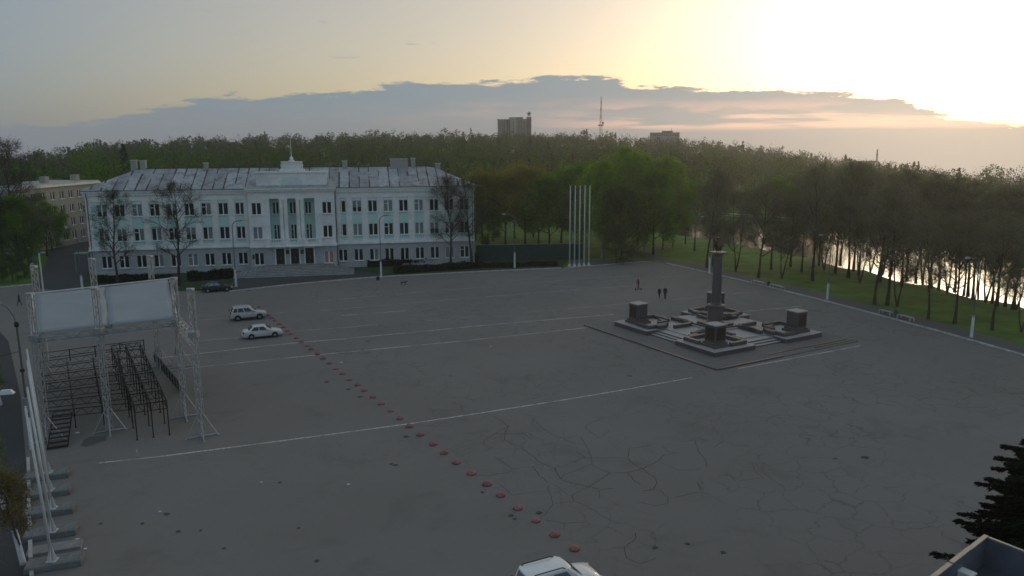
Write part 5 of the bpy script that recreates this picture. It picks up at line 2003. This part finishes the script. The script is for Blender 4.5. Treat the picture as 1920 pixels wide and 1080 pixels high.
lamp(443, 538, 10.2, 'lamp post with white foot beside the dark parked car', R(20))
lamp(715, 520.5, 10.2, 'lamp post with white foot at the kerb before the right wing', R(20), white=2.5)
lamp(965, 503, 9.5, 'lamp post with white foot at the kerb left of the flagpoles', R(180))
lamp(1330, 513, 9.6, 'lamp post with white foot at the kerb just behind the column', R(200))
lamp(1551, 563, 9.2, 'lamp post with white foot at the riverside kerb between the bench pairs', R(200), white=2.2)
lamp(1821, 634, 9.2, 'lamp post with white foot at the riverside kerb nearest the right edge', R(200), white=2.3)
lamp(155, 546, 9.5, 'lamp post with white foot at the mouth of the side street', R(160), white=2.2)
lamp(70, 560, 6.6, 'curved street lamp with traffic signals behind the stage canopy', R(10), 1.2, .4)
o = empty('signal_pole', G(66, 562))
tag(o, 'pole with small boxes and a round sign behind the stage', 'signal pole')
MB().tube((0, 0, 0), (0, 0, 5.2), .06, .05, 8).build('pole', M_gutter, o)
MB().box((.25, 0, 4.5), (.35, .3, .55)).build('signal_box', M_white, o)
MB().lathe([(.3, -.02), (.3, .02)], 14, (.2, -.1, 5.1), mat=Matrix.Rotation(math.pi / 2, 4, 'X')).build('round_sign', M_steel, o)
o = empty('flagpole', G(83, 560))
tag(o, 'single white pole standing behind the left half of the canopy', 'flagpole')
MB().tube((0, 0, 0), (0, 0, 6.6), .12, .10, 10).build('shaft', M_white, o)
MB().lathe([(.3, 0), (.3, .1), (.14, .2)], 10).build('base', M_white, o)
# lamp with a box at the far left, wires leading off
b0 = G(60, 842)
o = empty('street_lamp', b0, R(150))
tag(o, 'dark lamp post with a grey box left of the stage, arm reaching out of frame', 'lamp post', 'street lamps')
MB().tube((0, 0, 0), (0, 0, 2.4), .15, .14, 10).build('painted_base', M_lime, o)
MB().tube((0, 0, 2.4), (0, 0, 9.3), .085, .07, 8).path([(0, 0, 9.3), (.3, 0, 10.0), (1.0, 0, 10.5), (1.8, 0, 10.7)], .04, 6).build('pole', M_gutter, o)
MB().box((0, 0, 3.4), (.42, .36, 1.1)).build('switch_box', M_steel, o)
MB().box((2.0, 0, 10.68), (.6, .26, .15), taper=.7).build('lamp_head', M_steel, o)
MB().lathe([(.13, 9.2), (.17, 9.35), (.13, 9.55)], 8).tube((0, 0, 7.4), (2.6, 3.2, 6.6), .02, .02, 4).lathe([(.14, 5.9), (.16, 6.0), (.14, 6.1)], 8).build('fittings', M_dark, o)
# street lamp of the roadway whose head reaches in from the left
hd_p = AT(13, 738, 47)
o = empty('street_lamp', (hd_p.x - 2.3, hd_p.y - .6, 0), math.atan2(.6, 2.3))
tag(o, 'pale street lamp head reaching in at the left edge', 'lamp post', 'street lamps')
zz = hd_p.z
MB().tube((0, 0, 0), (0, 0, zz - .6), .10, .07, 8).path([(0, 0, zz - .6), (.4, 0, zz - .1), (1.2, 0, zz + .1), (2.1, 0, zz + .12)], .045, 6).build('pole', M_gutter, o)
hh = MB().box((2.35, 0, zz + .1), (.75, .32, .2), taper=.6).build('lamp_head', M_lampgl, o)
MB().box((2.4, 0, zz - .02), (.5, .22, .04)).build('diffuser', M_white, hh)

# ------------------------------------------------------------------ benches, bins
for i, (x0, y0, x1, y1, lab) in enumerate(((1411, 530.5, 1434, 536, 'pale park bench nearer the column of the two at the far kerb'), (1446, 538, 1469, 544, 'pale park bench right of the bin at the far kerb'),
                                           (1651, 587, 1673, 592.5, 'pale park bench at the riverside kerb, left of the nearer pair'), (1685, 596, 1711, 603, 'pale park bench at the riverside kerb, right of the nearer pair'))):
    a, b_ = G(x0, y0, .115), G(x1, y1, .115)
    d = b_ - a
    L_ = min(d.length, 3.0)
    o = empty('park_bench', (a + b_) / 2, math.atan2(d.y, d.x))
    tag(o, lab, 'bench', 'benches at the riverside kerb')
    for s_ in (-1, 1):
        MB().path([(s_ * L_ * .46, -.36, 0), (s_ * L_ * .46, -.34, .42), (s_ * L_ * .46, .24, .44)], .07, 6).path([(s_ * L_ * .46, .22, .44), (s_ * L_ * .46, .30, 0)], .07, 6).build('end_frame', M_kerb, o)
    for k in range(4):
        MB().bx(-L_ / 2, L_ / 2, -.34 + k * .15, -.22 + k * .15, .46, .50).build('seat_slat', M_benchw, o)
for px, py, lab in ((1440.5, 536.5, 'small dark litter bin between the two far benches'), (1680, 593, 'small dark litter bin between the two nearer benches')):
    o = empty('litter_bin', G(px, py, .115))
    tag(o, lab, 'litter bin', 'litter bins beside the benches')
    MB().lathe([(.16, 0), (.22, .1), (.26, .75), (.28, .78), (.24, .78), (.2, .2)], 12).build('bin_body', M_grand, o)
    MB().lathe([(.24, .2), (.245, .24)], 12).build('band', M_steel, o)

# ------------------------------------------------------------------ green mesh fence behind the flagpoles
fn = empty('mesh_fence', (0, 0, 0))
tag(fn, 'dark green screened fence behind the five flagpoles', 'fence')
FA, FB = G(893, 491), G(1068, 489)
FB2 = FB + Vector((2.5, 1.0, 0))
n = 12
for i in range(n):
    p, q = FA.lerp(FB2, i / n), FA.lerp(FB2, (i + 1) / n)
    MB().add([(p.x, p.y, .15), (q.x, q.y, .15), (q.x, q.y, 3.1), (p.x, p.y, 3.1), (p.x, p.y + .03, .15), (q.x, q.y + .03, .15), (q.x, q.y + .03, 3.1), (p.x, p.y + .03, 3.1)],
             [(0, 1, 2, 3), (7, 6, 5, 4), (3, 2, 6, 7), (1, 0, 4, 5)]).build('screen_panel', M_fence, fn)
    MB().tube((p.x, p.y + .08, 0), (p.x, p.y + .08, 3.25), .04, .04, 6).build('post', M_dark, fn)
MB().tube((FA.x, FA.y + .08, 3.15), (FB2.x, FB2.y + .08, 3.15), .03, .03, 6).build('top_rail', M_steel, fn)

# ------------------------------------------------------------------ neighbouring four-storey house at the left
p0, p1 = G(40, 478), G(180, 449)
hh_ = empty('neighbour_house', p0, math.atan2(p1.y - p0.y, p1.x - p0.x))
tag(hh_, 'plain beige four-storey house behind the trees at the left', 'building')
HL = (p1 - p0).length + 3
bld_save, bld = bld, hh_
hz_ = [(1.2, 2.9), (4.2, 5.9), (7.2, 8.9), (10.2, 11.9)]
xs_ = [1.8 + i * 3.05 for i in range(int((HL - 1) / 3.05))]
facade('front_wall', 0, HL, 0, 12.9, 0, [(x, x + 1.4, *r_) for x in xs_ for r_ in hz_], M_beige)
for x in xs_:
    for r_ in hz_:
        window(x, r_[0], r_[1], .12, 1.4, 'g', parent=hh_)
bld = bld_save
MB().quad((0, 0, 0), (0, 12, 0), (0, 12, 12.9), (0, 0, 12.9)).quad((HL, 0, 0), (HL, 12, 0), (HL, 12, 12.9), (HL, 0, 12.9)).quad((0, 12, 0), (HL, 12, 0), (HL, 12, 12.9), (0, 12, 12.9)).bx(.3, HL - .3, .5, .6, .2, 12.5).build('side_wall', M_beige, hh_)
MB().bx(-.3, HL + .3, -.5, 12.3, 12.905, 13.3).build('cornice', M_trim, hh_)
MB().bx(-.1, HL + .1, -.2, 12.1, 13.305, 13.6).build('flat_roof', M_roof, hh_)
for x in (HL * .55, HL * .93):
    MB().bx(x, x + 1.4, 4, 5.4, 13.6, 14.9).build('chimney', M_beige, hh_)
mb = MB()
mb.prism([(0, -1.3), (2.2, -1.3), (2.2, 0), (0, 0)], 3.0, 3.2)
mb.path([(0.1, -1.2, 3.1), (.1, -1.2, 0)], .05).path([(2.1, -1.2, 3.1), (2.1, -1.2, 0)], .05)
o = mb.build('porch_canopy', M_canvas, bld, loc=(-2.6, 1.5, .8))

# ------------------------------------------------------------------ far buildings on the skyline


def far_root(name, px, dist, label, cat, base_z=None):
    d = ray(px, 260)
    t = dist / math.hypot(d[0], d[1])
    x, y = d[0] * t, d[1] * t
    z = float(terrain(np.array([[x, y]]))[0])
    o = empty(name, (x, y, z), -math.atan2(x, y))
    tag(o, label, cat)
    return o, z


def zpix(py, dist, px=960):
    p = AT(px, py, dist)
    return p.z


D_ = 720.0
mpp = D_ / (960 * FOC) * 1.0
o, z0 = far_root('tower_block', 964, D_, 'grey high-rise block with a star on its right stair tower', 'building')
zt_ = lambda py, px=964: zpix(py, D_, px) - z0


def X(px):
    return (px - 964) * mpp


for a, b_, py, dep, m in ((934, 948, 224.5, 14, M_bluefar), (948, 957, 224.5, 12.5, M_fardark), (957, 968, 221.5, 15, M_farlight), (968, 987, 223, 13, M_bluefar)):
    MB().bx(X(a), X(b_), -dep / 2, 8, 0, zt_(py)).build('wing', m, o)
MB().bx(X(987), X(995.5), -5.5, 6, 0, zt_(219.5)).build('stair_tower', M_fardark, o)
MB().bx(X(934) - .5, X(957), -7.6, 8.2, zt_(224.5), zt_(223.8)).bx(X(955), X(980), -6, 6, zt_(222.9), zt_(220.2)).build('parapet', M_fardark, o)
st_ = MB()
c = (X(991.3), -1.0, zt_(213.5))
ps = [(c[0] + (2.6 if k % 2 == 0 else 1.15) * math.sin(k * math.pi / 5), c[2] + (2.6 if k % 2 == 0 else 1.15) * math.cos(k * math.pi / 5)) for k in range(10)]
st_.add([(x, c[1] - .4, z) for x, z in ps] + [(x, c[1] + .4, z) for x, z in ps] + [(c[0], c[1] - .9, c[2]), (c[0], c[1] + .9, c[2])],
        [(k, (k + 1) % 10, 20) for k in range(10)] + [((k + 1) % 10 + 10, k + 10, 21) for k in range(10)] + [(k, k + 10, (k + 1) % 10 + 10, (k + 1) % 10) for k in range(10)])
st_.tube((c[0], c[1], zt_(219.5)), (c[0], c[1], c[2]), .25, .25, 6)
st_.build('star', M_dark, o)
for a in (937.5, 942, 945.5, 951, 954.5, 962, 972, 977, 982):
    for k in range(9):
        y = 227 + k * 3.2
        MB().bx(X(a), X(a + 1.6), -7.7, -6.2, zt_(y + 1.7), zt_(y)).build('window', M_glasswin, o)
for a in (939.7, 948.6, 959, 966):
    MB().bx(X(a), X(a + 1.2), -8.2, -7.0, 0, zt_(226)).build('balcony_stack', M_farlight, o)
MB().tube((X(976), 0, zt_(221)), (X(976), 0, zt_(217.5)), .15, .1, 5).build('aerial', M_dark, o)

D_ = 900.0
o, z0 = far_root('lattice_mast', 1126, D_, 'tall red and white lattice mast on the skyline', 'mast')
mb = MB()
hgt = zpix(181, D_, 1126) - z0
for k in range(14):
    t0, t1 = k / 14, (k + 1) / 14
    w0, w1 = 3.0 * (1 - t0) ** 1.3 + .35, 3.0 * (1 - t1) ** 1.3 + .35
    C0 = [(w0 * math.cos(a), w0 * math.sin(a), t0 * hgt) for a in (.4, 2.5, 4.6)]
    C1 = [(w1 * math.cos(a), w1 * math.sin(a), t1 * hgt) for a in (.4, 2.5, 4.6)]
    for i in range(3):
        mb.tube(C0[i], C1[i], .22, .2, 4, mi=k % 2)
        mb.tube(C0[i], C1[(i + 1) % 3], .13, .13, 3, mi=k % 2)
        mb.tube(C1[i], C1[(i + 1) % 3], .12, .12, 3, mi=k % 2)
mb.build('lattice', [mat('mast_red', (.22, .07, .06), .8), mat('mast_pale', (.32, .31, .31), .8)], o)
zp = zpix(236, D_, 1126) - z0
MB().lathe([(3.2, zp), (3.4, zp + .4), (3.2, zp + 1.2), (2.2, zp + 1.3)], 10).box((2.4, -1, zp + 3), (1.6, 1.6, 2.6)).build('equipment_platform', M_fardark, o)
D_ = 640.0
mpp = D_ / (960 * FOC)
o, z0 = far_root('flat_block', 1245, D_, 'low flat-roofed block on the skyline right of the mast', 'building')
zz = lambda py: zpix(py, D_, 1245) - z0
MB().bx(-25 * mpp, 27 * mpp, -8, 8, 0, zz(249)).build('wall', M_bluefar, o)
MB().bx(-4 * mpp, 15 * mpp, -4, 4, zz(249), zz(245.5)).bx(-25.4 * mpp, 27.4 * mpp, -8.2, 8.2, zz(249.4), zz(248.6)).build('roof_house', M_fardark, o)
MB().tube((13 * mpp, 0, zz(246)), (13 * mpp, 0, zz(240)), .15, .1, 5).build('aerial', M_dark, o)
for k in range(13):
    MB().bx((-23 + k * 3.8) * mpp, (-21.6 + k * 3.8) * mpp, -8.1, -7.5, zz(254.5), zz(252)).build('window', M_glasswin, o)
D_ = 620.0
mpp = D_ / (960 * FOC)
o, z0 = far_root('boiler_house', 1622, D_, 'long low boiler house with a chimney on the right skyline', 'building')
zz = lambda py: zpix(py, D_, 1622) - z0
MB().bx(-20 * mpp, 18 * mpp, -7, 7, 0, zz(303)).build('hall', M_bluefar, o)
MB().bx(-20.4 * mpp, 18.4 * mpp, -7.2, 7.2, zz(303.2), zz(301.8)).build('roof', M_fardark, o)
ch_ = MB().tube((20.5 * mpp, 0, 0), (20.5 * mpp, 0, zz(280)), .9, .5, 10).build('chimney', M_beige, o)
MB().lathe([(.7, zz(291)), (.8, zz(290.5)), (.8, zz(290)), (.7, zz(289.6))], 10, (20.5 * mpp, 0, 0)).build('band', M_fardark, ch_)

# railing of the embankment across the river
o = empty('embankment_railing', (0, 0, 0))
tag(o, 'pale straight railing along the far bank of the river', 'railing')
a, b_ = AT(1270, 394, 236), AT(1490, 409, 222)
MB().tube(a, b_, .17, .17, 5).tube(a - Vector((0, 0, .55)), b_ - Vector((0, 0, .55)), .07, .07, 5).build('rail', M_white, o)
for i in range(15):
    p = a.lerp(b_, i / 14)
    MB().tube((p.x, p.y, -3.2), (p.x, p.y, p.z + .1), .12, .1, 5).build('post', M_conc, o)

# ------------------------------------------------------------------ roof corner at lower right, spruce, young trees at lower left
ZR = 9.0
C0 = G(1845, 1003, ZR)
d1 = (G(1745, 1080, ZR) - C0)
d2 = (G(1920, 1032, ZR) - C0)
d1.normalize()
d2.normalize()
rf = empty('neighbour_roof', (0, 0, 0))
tag(rf, 'flat roof corner with parapet and pale metal coping at lower right', 'building')


def RP(a, b_, z):
    p = C0 + d1 * a + d2 * b_
    return (p.x, p.y, z)


th = .11
LA, LB = 12.0, 10.0
MB().add([RP(0, 0, 0), RP(LA, 0, 0), RP(LA, 0, ZR - .06), RP(0, 0, ZR - .06), RP(0, LB, 0), RP(0, LB, ZR - .06), RP(th, th, ZR - 1.0), RP(LA, th, ZR - 1.0), RP(LA, th, ZR - .06), RP(th, th, ZR - .06), RP(th, LB, ZR - 1.0), RP(th, LB, ZR - .06)],
         [(0, 1, 2, 3), (4, 0, 3, 5), (7, 6, 9, 8), (6, 10, 11, 9)]).build('parapet', mat('parapet_plaster', (.105, .115, .145), .85, .2, 1.0, dirt=(.07, .075, .095), dirt_amt=.6), rf)
MB().add([RP(th, th, ZR - .98), RP(LA, th, ZR - .98), RP(LA, LB, ZR - .98), RP(th, LB, ZR - .98)], [(0, 1, 2, 3)]).build('roof_surface', M_roofflat, rf)
for k in range(6):
    a0, a1 = k * 1.35 + (0 if k else -.06), (k + 1) * 1.35 - .03
    z1 = ZR + .015 * (k % 2)
    MB().add([RP(a0, -.02, ZR - .06), RP(a1, -.02, ZR - .06), RP(a1, th + .02, ZR - .06), RP(a0, th + .02, ZR - .06), RP(a0, -.02, z1), RP(a1, -.02, z1), RP(a1, th + .02, z1), RP(a0, th + .02, z1)],
             [(4, 5, 6, 7), (0, 1, 5, 4), (2, 3, 7, 6), (3, 0, 4, 7), (1, 2, 6, 5)]).build('coping_sheet', M_coping, rf)
for k in range(4):
    a0, a1 = k * 1.8 + (th + .05 if k == 0 else 0), (k + 1) * 1.8 - .03
    MB().add([RP(-.02, a0, ZR - .06), RP(-.02, a1, ZR - .06), RP(.09, a1, ZR - .06), RP(.09, a0, ZR - .06), RP(-.02, a0, ZR + .01), RP(-.02, a1, ZR + .01), RP(.09, a1, ZR + .01), RP(.09, a0, ZR + .01)],
             [(4, 5, 6, 7), (0, 1, 5, 4), (2, 3, 7, 6), (3, 0, 4, 7), (1, 2, 6, 5)]).build('coping_sheet', M_coping, rf)
p = G(1812, 1076, ZR - .5)
vt = MB().box((p.x, p.y, ZR - .72), (.30, .42, .5), mat=Matrix.Rotation(.6, 3, 'Z')).build('roof_vent', M_white, rf)
MB().box((p.x, p.y, ZR - .44), (.36, .48, .05), mat=Matrix.Rotation(.6, 3, 'Z')).build('lid', M_white, vt)


def spruce(loc, H, rad, label):
    rs = np.random.RandomState(9)
    root = empty('spruce_tree', loc)
    tag(root, label, 'tree')
    MB().tube((0, 0, 0), (0, 0, H), .22, .02, 8).build('trunk', M_bark, root)
    segs, P, Dn = [], [], []
    z = H * .06
    while z < H * .985:
        t = z / H
        r_ = rad * (1 - t) ** .68 + .12
        nb = max(4, int(9 * (1 - t) + 4))
        for k in range(nb):
            a = k * 6.283 / nb + rs.uniform(-.35, .35) + z
            ln = r_ * rs.uniform(.68, 1.16)
            d = np.array([math.cos(a), math.sin(a), 0])
            pts = [np.array([0, 0, z]) + d * ln * s_ + np.array([0, 0, ln * (.22 * s_ - .55 * s_ * s_ + .28 * s_ ** 3)]) for s_ in np.linspace(0, 1, 6)]
            for q0, q1 in zip(pts[:-1], pts[1:]):
                segs.append([*q0, *q1, .025, .012])
            m = int(62 * ln + 10)
            s_ = rs.uniform(.10, 1.0, m) ** .8
            side = rs.choice([-1, 1], m) * rs.uniform(0, 1, m) * .34 * ln * (1.05 - s_)
            n = np.array([-d[1], d[0], 0])
            base = np.array([0, 0, z]) + d[None] * (ln * s_)[:, None] + np.column_stack([np.zeros(m), np.zeros(m), ln * (.22 * s_ - .55 * s_ ** 2 + .28 * s_ ** 3)])
            q = base + n[None] * side[:, None]
            q[:, 2] -= np.abs(side) * .35 + rs.uniform(0, .10, m)
            P.append(q)
            dd = d[None] * .8 + n[None] * np.sign(side)[:, None] * .7 + rs.normal(size=(m, 3)) * .18
            dd[:, 2] -= .15
            Dn.append(dd)
        z += .17 + .16 * (1 - t)
    P, Dn = np.concatenate(P), np.concatenate(Dn)
    Dn /= np.linalg.norm(Dn, axis=1)[:, None]
    n = len(P)
    up = np.cross(Dn, rs.normal(size=(n, 3)))
    up /= np.linalg.norm(up, axis=1)[:, None]
    L_ = rs.uniform(.20, .40, n)[:, None]
    V = np.stack([P - Dn * L_ * .4 + up * .065, P - Dn * L_ * .4 - up * .065, P + Dn * L_ * .6 - up * .025, P + Dn * L_ * .6 + up * .025], 1).reshape(-1, 3)
    F = np.arange(4 * n).reshape(n, 4)
    inst('crown', np_mesh('crown', V, F, M_needle), root)
    V, F = seg_tubes(np.array(segs), 3)
    inst('branches', np_mesh('branches', V, F, M_bark), root)
    print('spruce quads', n)


sp_ = AT(1962, 1100, 37.0)
spruce((sp_.x, sp_.y, 0), 12.4, 4.7, 'dark spruce behind the roof corner at lower right')

K_young = TreeKind(14, 5.4, M_bark2, M_yel, 2600, .13, .46, 1.15, 12, 1.0, .5, .10, (5, 5, 3), jitter=.28)
K_young2 = TreeKind(15, 5.6, M_bark2, M_leafg, 2200, .13, .46, 1.1, 12, 1.0, .5, .10, (5, 5, 3), jitter=.28)
slv = MB().lathe([(.19, 0), (.16, .2), (.145, 2.1), (.12, 2.12)], 12).mesh('whitewash', M_lime, True)
for kd, px, py, s_, lab in ((K_young, 44, 1058, .95, 'young yellow-leaved tree with whitewashed trunk at lower left'), (K_young2, 10, 960, .9, 'young green tree at the left edge beyond the yellow one'),
                            (K_young, -28, 1120, 1.0, 'young yellow tree cut off by the left edge'), (K_young2, 2, 760, .8, 'young green tree at the left edge below the lamp head')):
    p = G(px, py)
    t = kd.place('young_tree', p, trr.uniform(0, 6), s_, lab, 'young trees along the roadway')
    inst('whitewash', slv, t)
    t.rotation_euler = Matrix.Rotation(-R(7), 3, 'Y').to_euler()

# ------------------------------------------------------------------ people and a dog


def person(name, loc, heading, h, joints, mats, label, zones, rad=1.0):
    """joints: dict name -> (x, y, z, radius) in units of body height, +x is where the person faces"""
    J = joints
    order = list(J)
    E = [('pelvis', 'waist'), ('waist', 'chest'), ('chest', 'neck'), ('neck', 'head'), ('head', 'crown'), ('chest', 'l_sh'), ('l_sh', 'l_el'), ('l_el', 'l_wr'), ('l_wr', 'l_hand'), ('chest', 'r_sh'),
         ('r_sh', 'r_el'), ('r_el', 'r_wr'), ('r_wr', 'r_hand'), ('pelvis', 'l_hip'), ('l_hip', 'l_kn'), ('l_kn', 'l_an'), ('l_an', 'l_toe'), ('pelvis', 'r_hip'), ('r_hip', 'r_kn'), ('r_kn', 'r_an'), ('r_an', 'r_toe')]
    me = bpy.data.meshes.new('body')
    me.from_pydata([(J[k][0] * h, J[k][1] * h, J[k][2] * h) for k in order], [(order.index(a), order.index(b_)) for a, b_ in E], [])
    o = bpy.data.objects.new('body', me)
    col.objects.link(o)
    md = o.modifiers.new('skin', 'SKIN')
    sv = me.skin_vertices[0].data
    for i, k in enumerate(order):
        r_ = J[k][3] * h * rad
        sv[i].radius = (r_, r_ * (J[k][4] if len(J[k]) > 4 else 1.0))
        sv[i].use_root = (k == 'pelvis')
    o.modifiers.new('sub', 'SUBSURF').levels = 1
    dg = bpy.context.evaluated_depsgraph_get()
    m2 = bpy.data.meshes.new_from_object(o.evaluated_get(dg))
    bpy.data.objects.remove(o)
    m2.name = 'body'
    m2.materials.clear()
    for m in mats:
        m2.materials.append(m)
    for p in m2.polygons:
        p.material_index = zones(p.center / h)
        p.use_smooth = True
    root = empty(name, loc, heading)
    tag(root, label, 'person')
    inst('body', m2, root)
    return root


def stand(stride=.10, swing=.08, lean=0.0, hands=None):
    J = {'pelvis': (0, 0, .53, .070, 1.1), 'waist': (lean * .3, 0, .62, .062, 1.15), 'chest': (lean * .8, 0, .74, .078, 1.2), 'neck': (lean * 1.1, 0, .845, .030), 'head': (lean * 1.2 + .01, 0, .905, .050), 'crown': (lean * 1.2, 0, .965, .036)}
    for s_, k in ((1, 'l'), (-1, 'r')):
        st = stride * s_
        sw = -swing * s_
        J[f'{k}_sh'] = (lean * .95, s_ * .105, .805, .036)
        J[f'{k}_el'] = (lean * .8 + sw * .4, s_ * .135, .64, .028)
        J[f'{k}_wr'] = (lean * .6 + sw + .03, s_ * .135, .49, .021)
        J[f'{k}_hand'] = (lean * .6 + sw + .04, s_ * .13, .44, .019)
        J[f'{k}_hip'] = (0, s_ * .05, .50, .058)
        J[f'{k}_kn'] = (st * .45 + .02, s_ * .052, .285, .040)
        J[f'{k}_an'] = (st - (.03 if st < 0 else 0), s_ * .054, .05, .027)
        J[f'{k}_toe'] = (st + .085 - (.03 if st < 0 else 0), s_ * .06, .018, .022)
    if hands:
        J.update(hands)
    return J


def cloth(name, c):
    return mat(name, c, .85, .12, 8)


HAIR = cloth('hair_dark', (.02, .016, .014))


def zones_std(top_z=.50, neck=.855, shoe=.035, hair=.925):
    def f(c):
        if c.z > hair or (c.z > .885 and c.x < .0):
            return 3
        if c.z > neck:
            return 2
        if c.z < shoe:
            return 3
        if abs(c.y) > .1 and c.z < .475:
            return 2
        return 0 if c.z > top_z else 1
    return f


NAVY, BLACK, GREYB, REDJ = cloth('coat_navy', (.012, .014, .026)), cloth('cloth_black', (.010, .010, .012)), cloth('trousers_pale', (.34, .345, .34)), cloth('jacket_red', (.10, .018, .022))
PALE, BLUEG, JEANS = cloth('sleeves_pale', (.42, .43, .43)), cloth('jacket_blue_grey', (.035, .042, .07)), cloth('jeans', (.03, .035, .05))
person('person', G(709, 536.5), R(-70), 1.78, stand(.09, .12), [BLACK, GREYB, M_skin, HAIR], 'person in black top and pale trousers walking before the right wing', zones_std(.52))
person('person', G(1236, 559.5), R(-130), 1.62, stand(.12, .05), [NAVY, NAVY, M_skin, HAIR], 'person in long dark coat walking left of a companion', zones_std(.30), 1.12)
person('person', G(1247, 560.3), R(-110), 1.80, stand(.05, .04), [NAVY, BLACK, M_skin, HAIR], 'taller person in dark suit walking right of the companion in a coat', zones_std(.48), 1.06)
person('person', G(37, 573), R(190), 1.75, stand(.13, .10), [BLUEG, JEANS, M_skin, HAIR], 'person in blue-grey jacket walking at the left edge behind the stage', zones_std())
hb = {'l_el': (.08, .125, .66, .028), 'l_wr': (.19, .10, .60, .021), 'l_hand': (.225, .085, .59, .019), 'r_el': (.08, -.125, .66, .028), 'r_wr': (.19, -.10, .60, .021), 'r_hand': (.225, -.085, .59, .019),
      'l_an': (.06, .045, .05, .027), 'l_toe': (.14, .05, .02, .022), 'l_kn': (.06, .05, .285, .04), 'r_an': (-.06, -.045, .05, .027), 'r_toe': (.02, -.05, .02, .022), 'r_kn': (.01, -.05, .285, .04)}
rp = G(1197, 543.5)
rider = person('person', rp + Vector((0, 0, .14)), R(195), 1.72, stand(.0, .0, .03, hb), [REDJ, BLACK, M_skin, HAIR], 'person in dark red jacket riding a kick scooter', zones_std())
sctr = empty('kick_scooter', rp, R(195))
tag(sctr, 'dark kick scooter under the rider in the red jacket', 'scooter')
MB().bx(-.35, .38, -.09, .09, .09, .13).build('deck', M_black, sctr)
MB().tube((.42, 0, .10), (.36, 0, 1.08), .022, .02, 8).build('stem', M_black, sctr)
MB().tube((.36, -.26, 1.10), (.36, .26, 1.10), .018, .018, 8).build('handlebar', M_black, sctr)
for x in (-.45, .47):
    MB().lathe([(.04, -.025), (.11, -.03), (.12, 0), (.11, .03), (.04, .025)], 14, (x, 0, .12), mat=Matrix.Rotation(math.pi / 2, 4, 'X')).build('wheel', M_tyre, sctr)

# black dog near the walker
dg_ = empty('dog', G(757, 534.3), R(15))
tag(dg_, 'small black dog with raised tail on the asphalt right of the walker', 'dog')
DJ = [('p', -.30, 0, .42, .085), ('m', -.02, 0, .42, .085), ('c', .22, 0, .43, .10), ('n', .36, 0, .54, .06), ('h', .46, 0, .60, .065), ('s', .60, 0, .57, .033), ('t1', -.42, 0, .50, .03), ('t2', -.52, 0, .66, .018),
      ('fl1', .24, .08, .28, .036), ('fl2', .25, .08, .12, .024), ('fl3', .29, .08, .02, .026), ('fr1', .20, -.08, .28, .036), ('fr2', .17, -.08, .12, .024), ('fr3', .20, -.08, .02, .026),
      ('bl1', -.26, .08, .28, .05), ('bl2', -.36, .08, .15, .026), ('bl3', -.30, .08, .02, .026), ('br1', -.30, -.08, .28, .05), ('br2', -.42, -.08, .15, .026), ('br3', -.38, -.08, .02, .026), ('e1', .43, .05, .69, .02), ('e2', .43, -.05, .69, .02)]
DE = [('p', 'm'), ('m', 'c'), ('c', 'n'), ('n', 'h'), ('h', 's'), ('p', 't1'), ('t1', 't2'), ('c', 'fl1'), ('fl1', 'fl2'), ('fl2', 'fl3'), ('c', 'fr1'), ('fr1', 'fr2'), ('fr2', 'fr3'), ('p', 'bl1'), ('bl1', 'bl2'), ('bl2', 'bl3'),
      ('p', 'br1'), ('br1', 'br2'), ('br2', 'br3'), ('h', 'e1'), ('h', 'e2')]
nm_ = [j[0] for j in DJ]
me = bpy.data.meshes.new('body')
me.from_pydata([j[1:4] for j in DJ], [(nm_.index(a), nm_.index(b_)) for a, b_ in DE], [])
ob = bpy.data.objects.new('body', me)
col.objects.link(ob)
ob.modifiers.new('skin', 'SKIN')
for i, j in enumerate(DJ):
    me.skin_vertices[0].data[i].radius = (j[4], j[4])
    me.skin_vertices[0].data[i].use_root = (i == 0)
ob.modifiers.new('sub', 'SUBSURF').levels = 1
m2 = bpy.data.meshes.new_from_object(ob.evaluated_get(bpy.context.evaluated_depsgraph_get()))
bpy.data.objects.remove(ob)
m2.name = 'body'
m2.materials.clear()
m2.materials.append(BLACK)
inst('body', m2, dg_)
HAZE = .00028

# ------------------------------------------------------------------ evening haze
hz = bpy.data.materials.new('haze_air')
hz.use_nodes = True
hz.node_tree.nodes.clear()
_vo = hz.node_tree.nodes.new('ShaderNodeVolumePrincipled')
_vo.inputs['Color'].default_value = (.92, .93, .95, 1)
_vo.inputs['Density'].default_value = HAZE
_vo.inputs['Anisotropy'].default_value = .72
_mo = hz.node_tree.nodes.new('ShaderNodeOutputMaterial')
hz.node_tree.links.new(_vo.outputs[0], _mo.inputs['Volume'])
o = MB().bx(-1560, 1560, -360, 1460, -110, 70).build('haze', hz)
tag(o, 'thin evening haze lying over the square and the wood', 'haze', kind='stuff')
sc.cycles.volume_bounces = 1
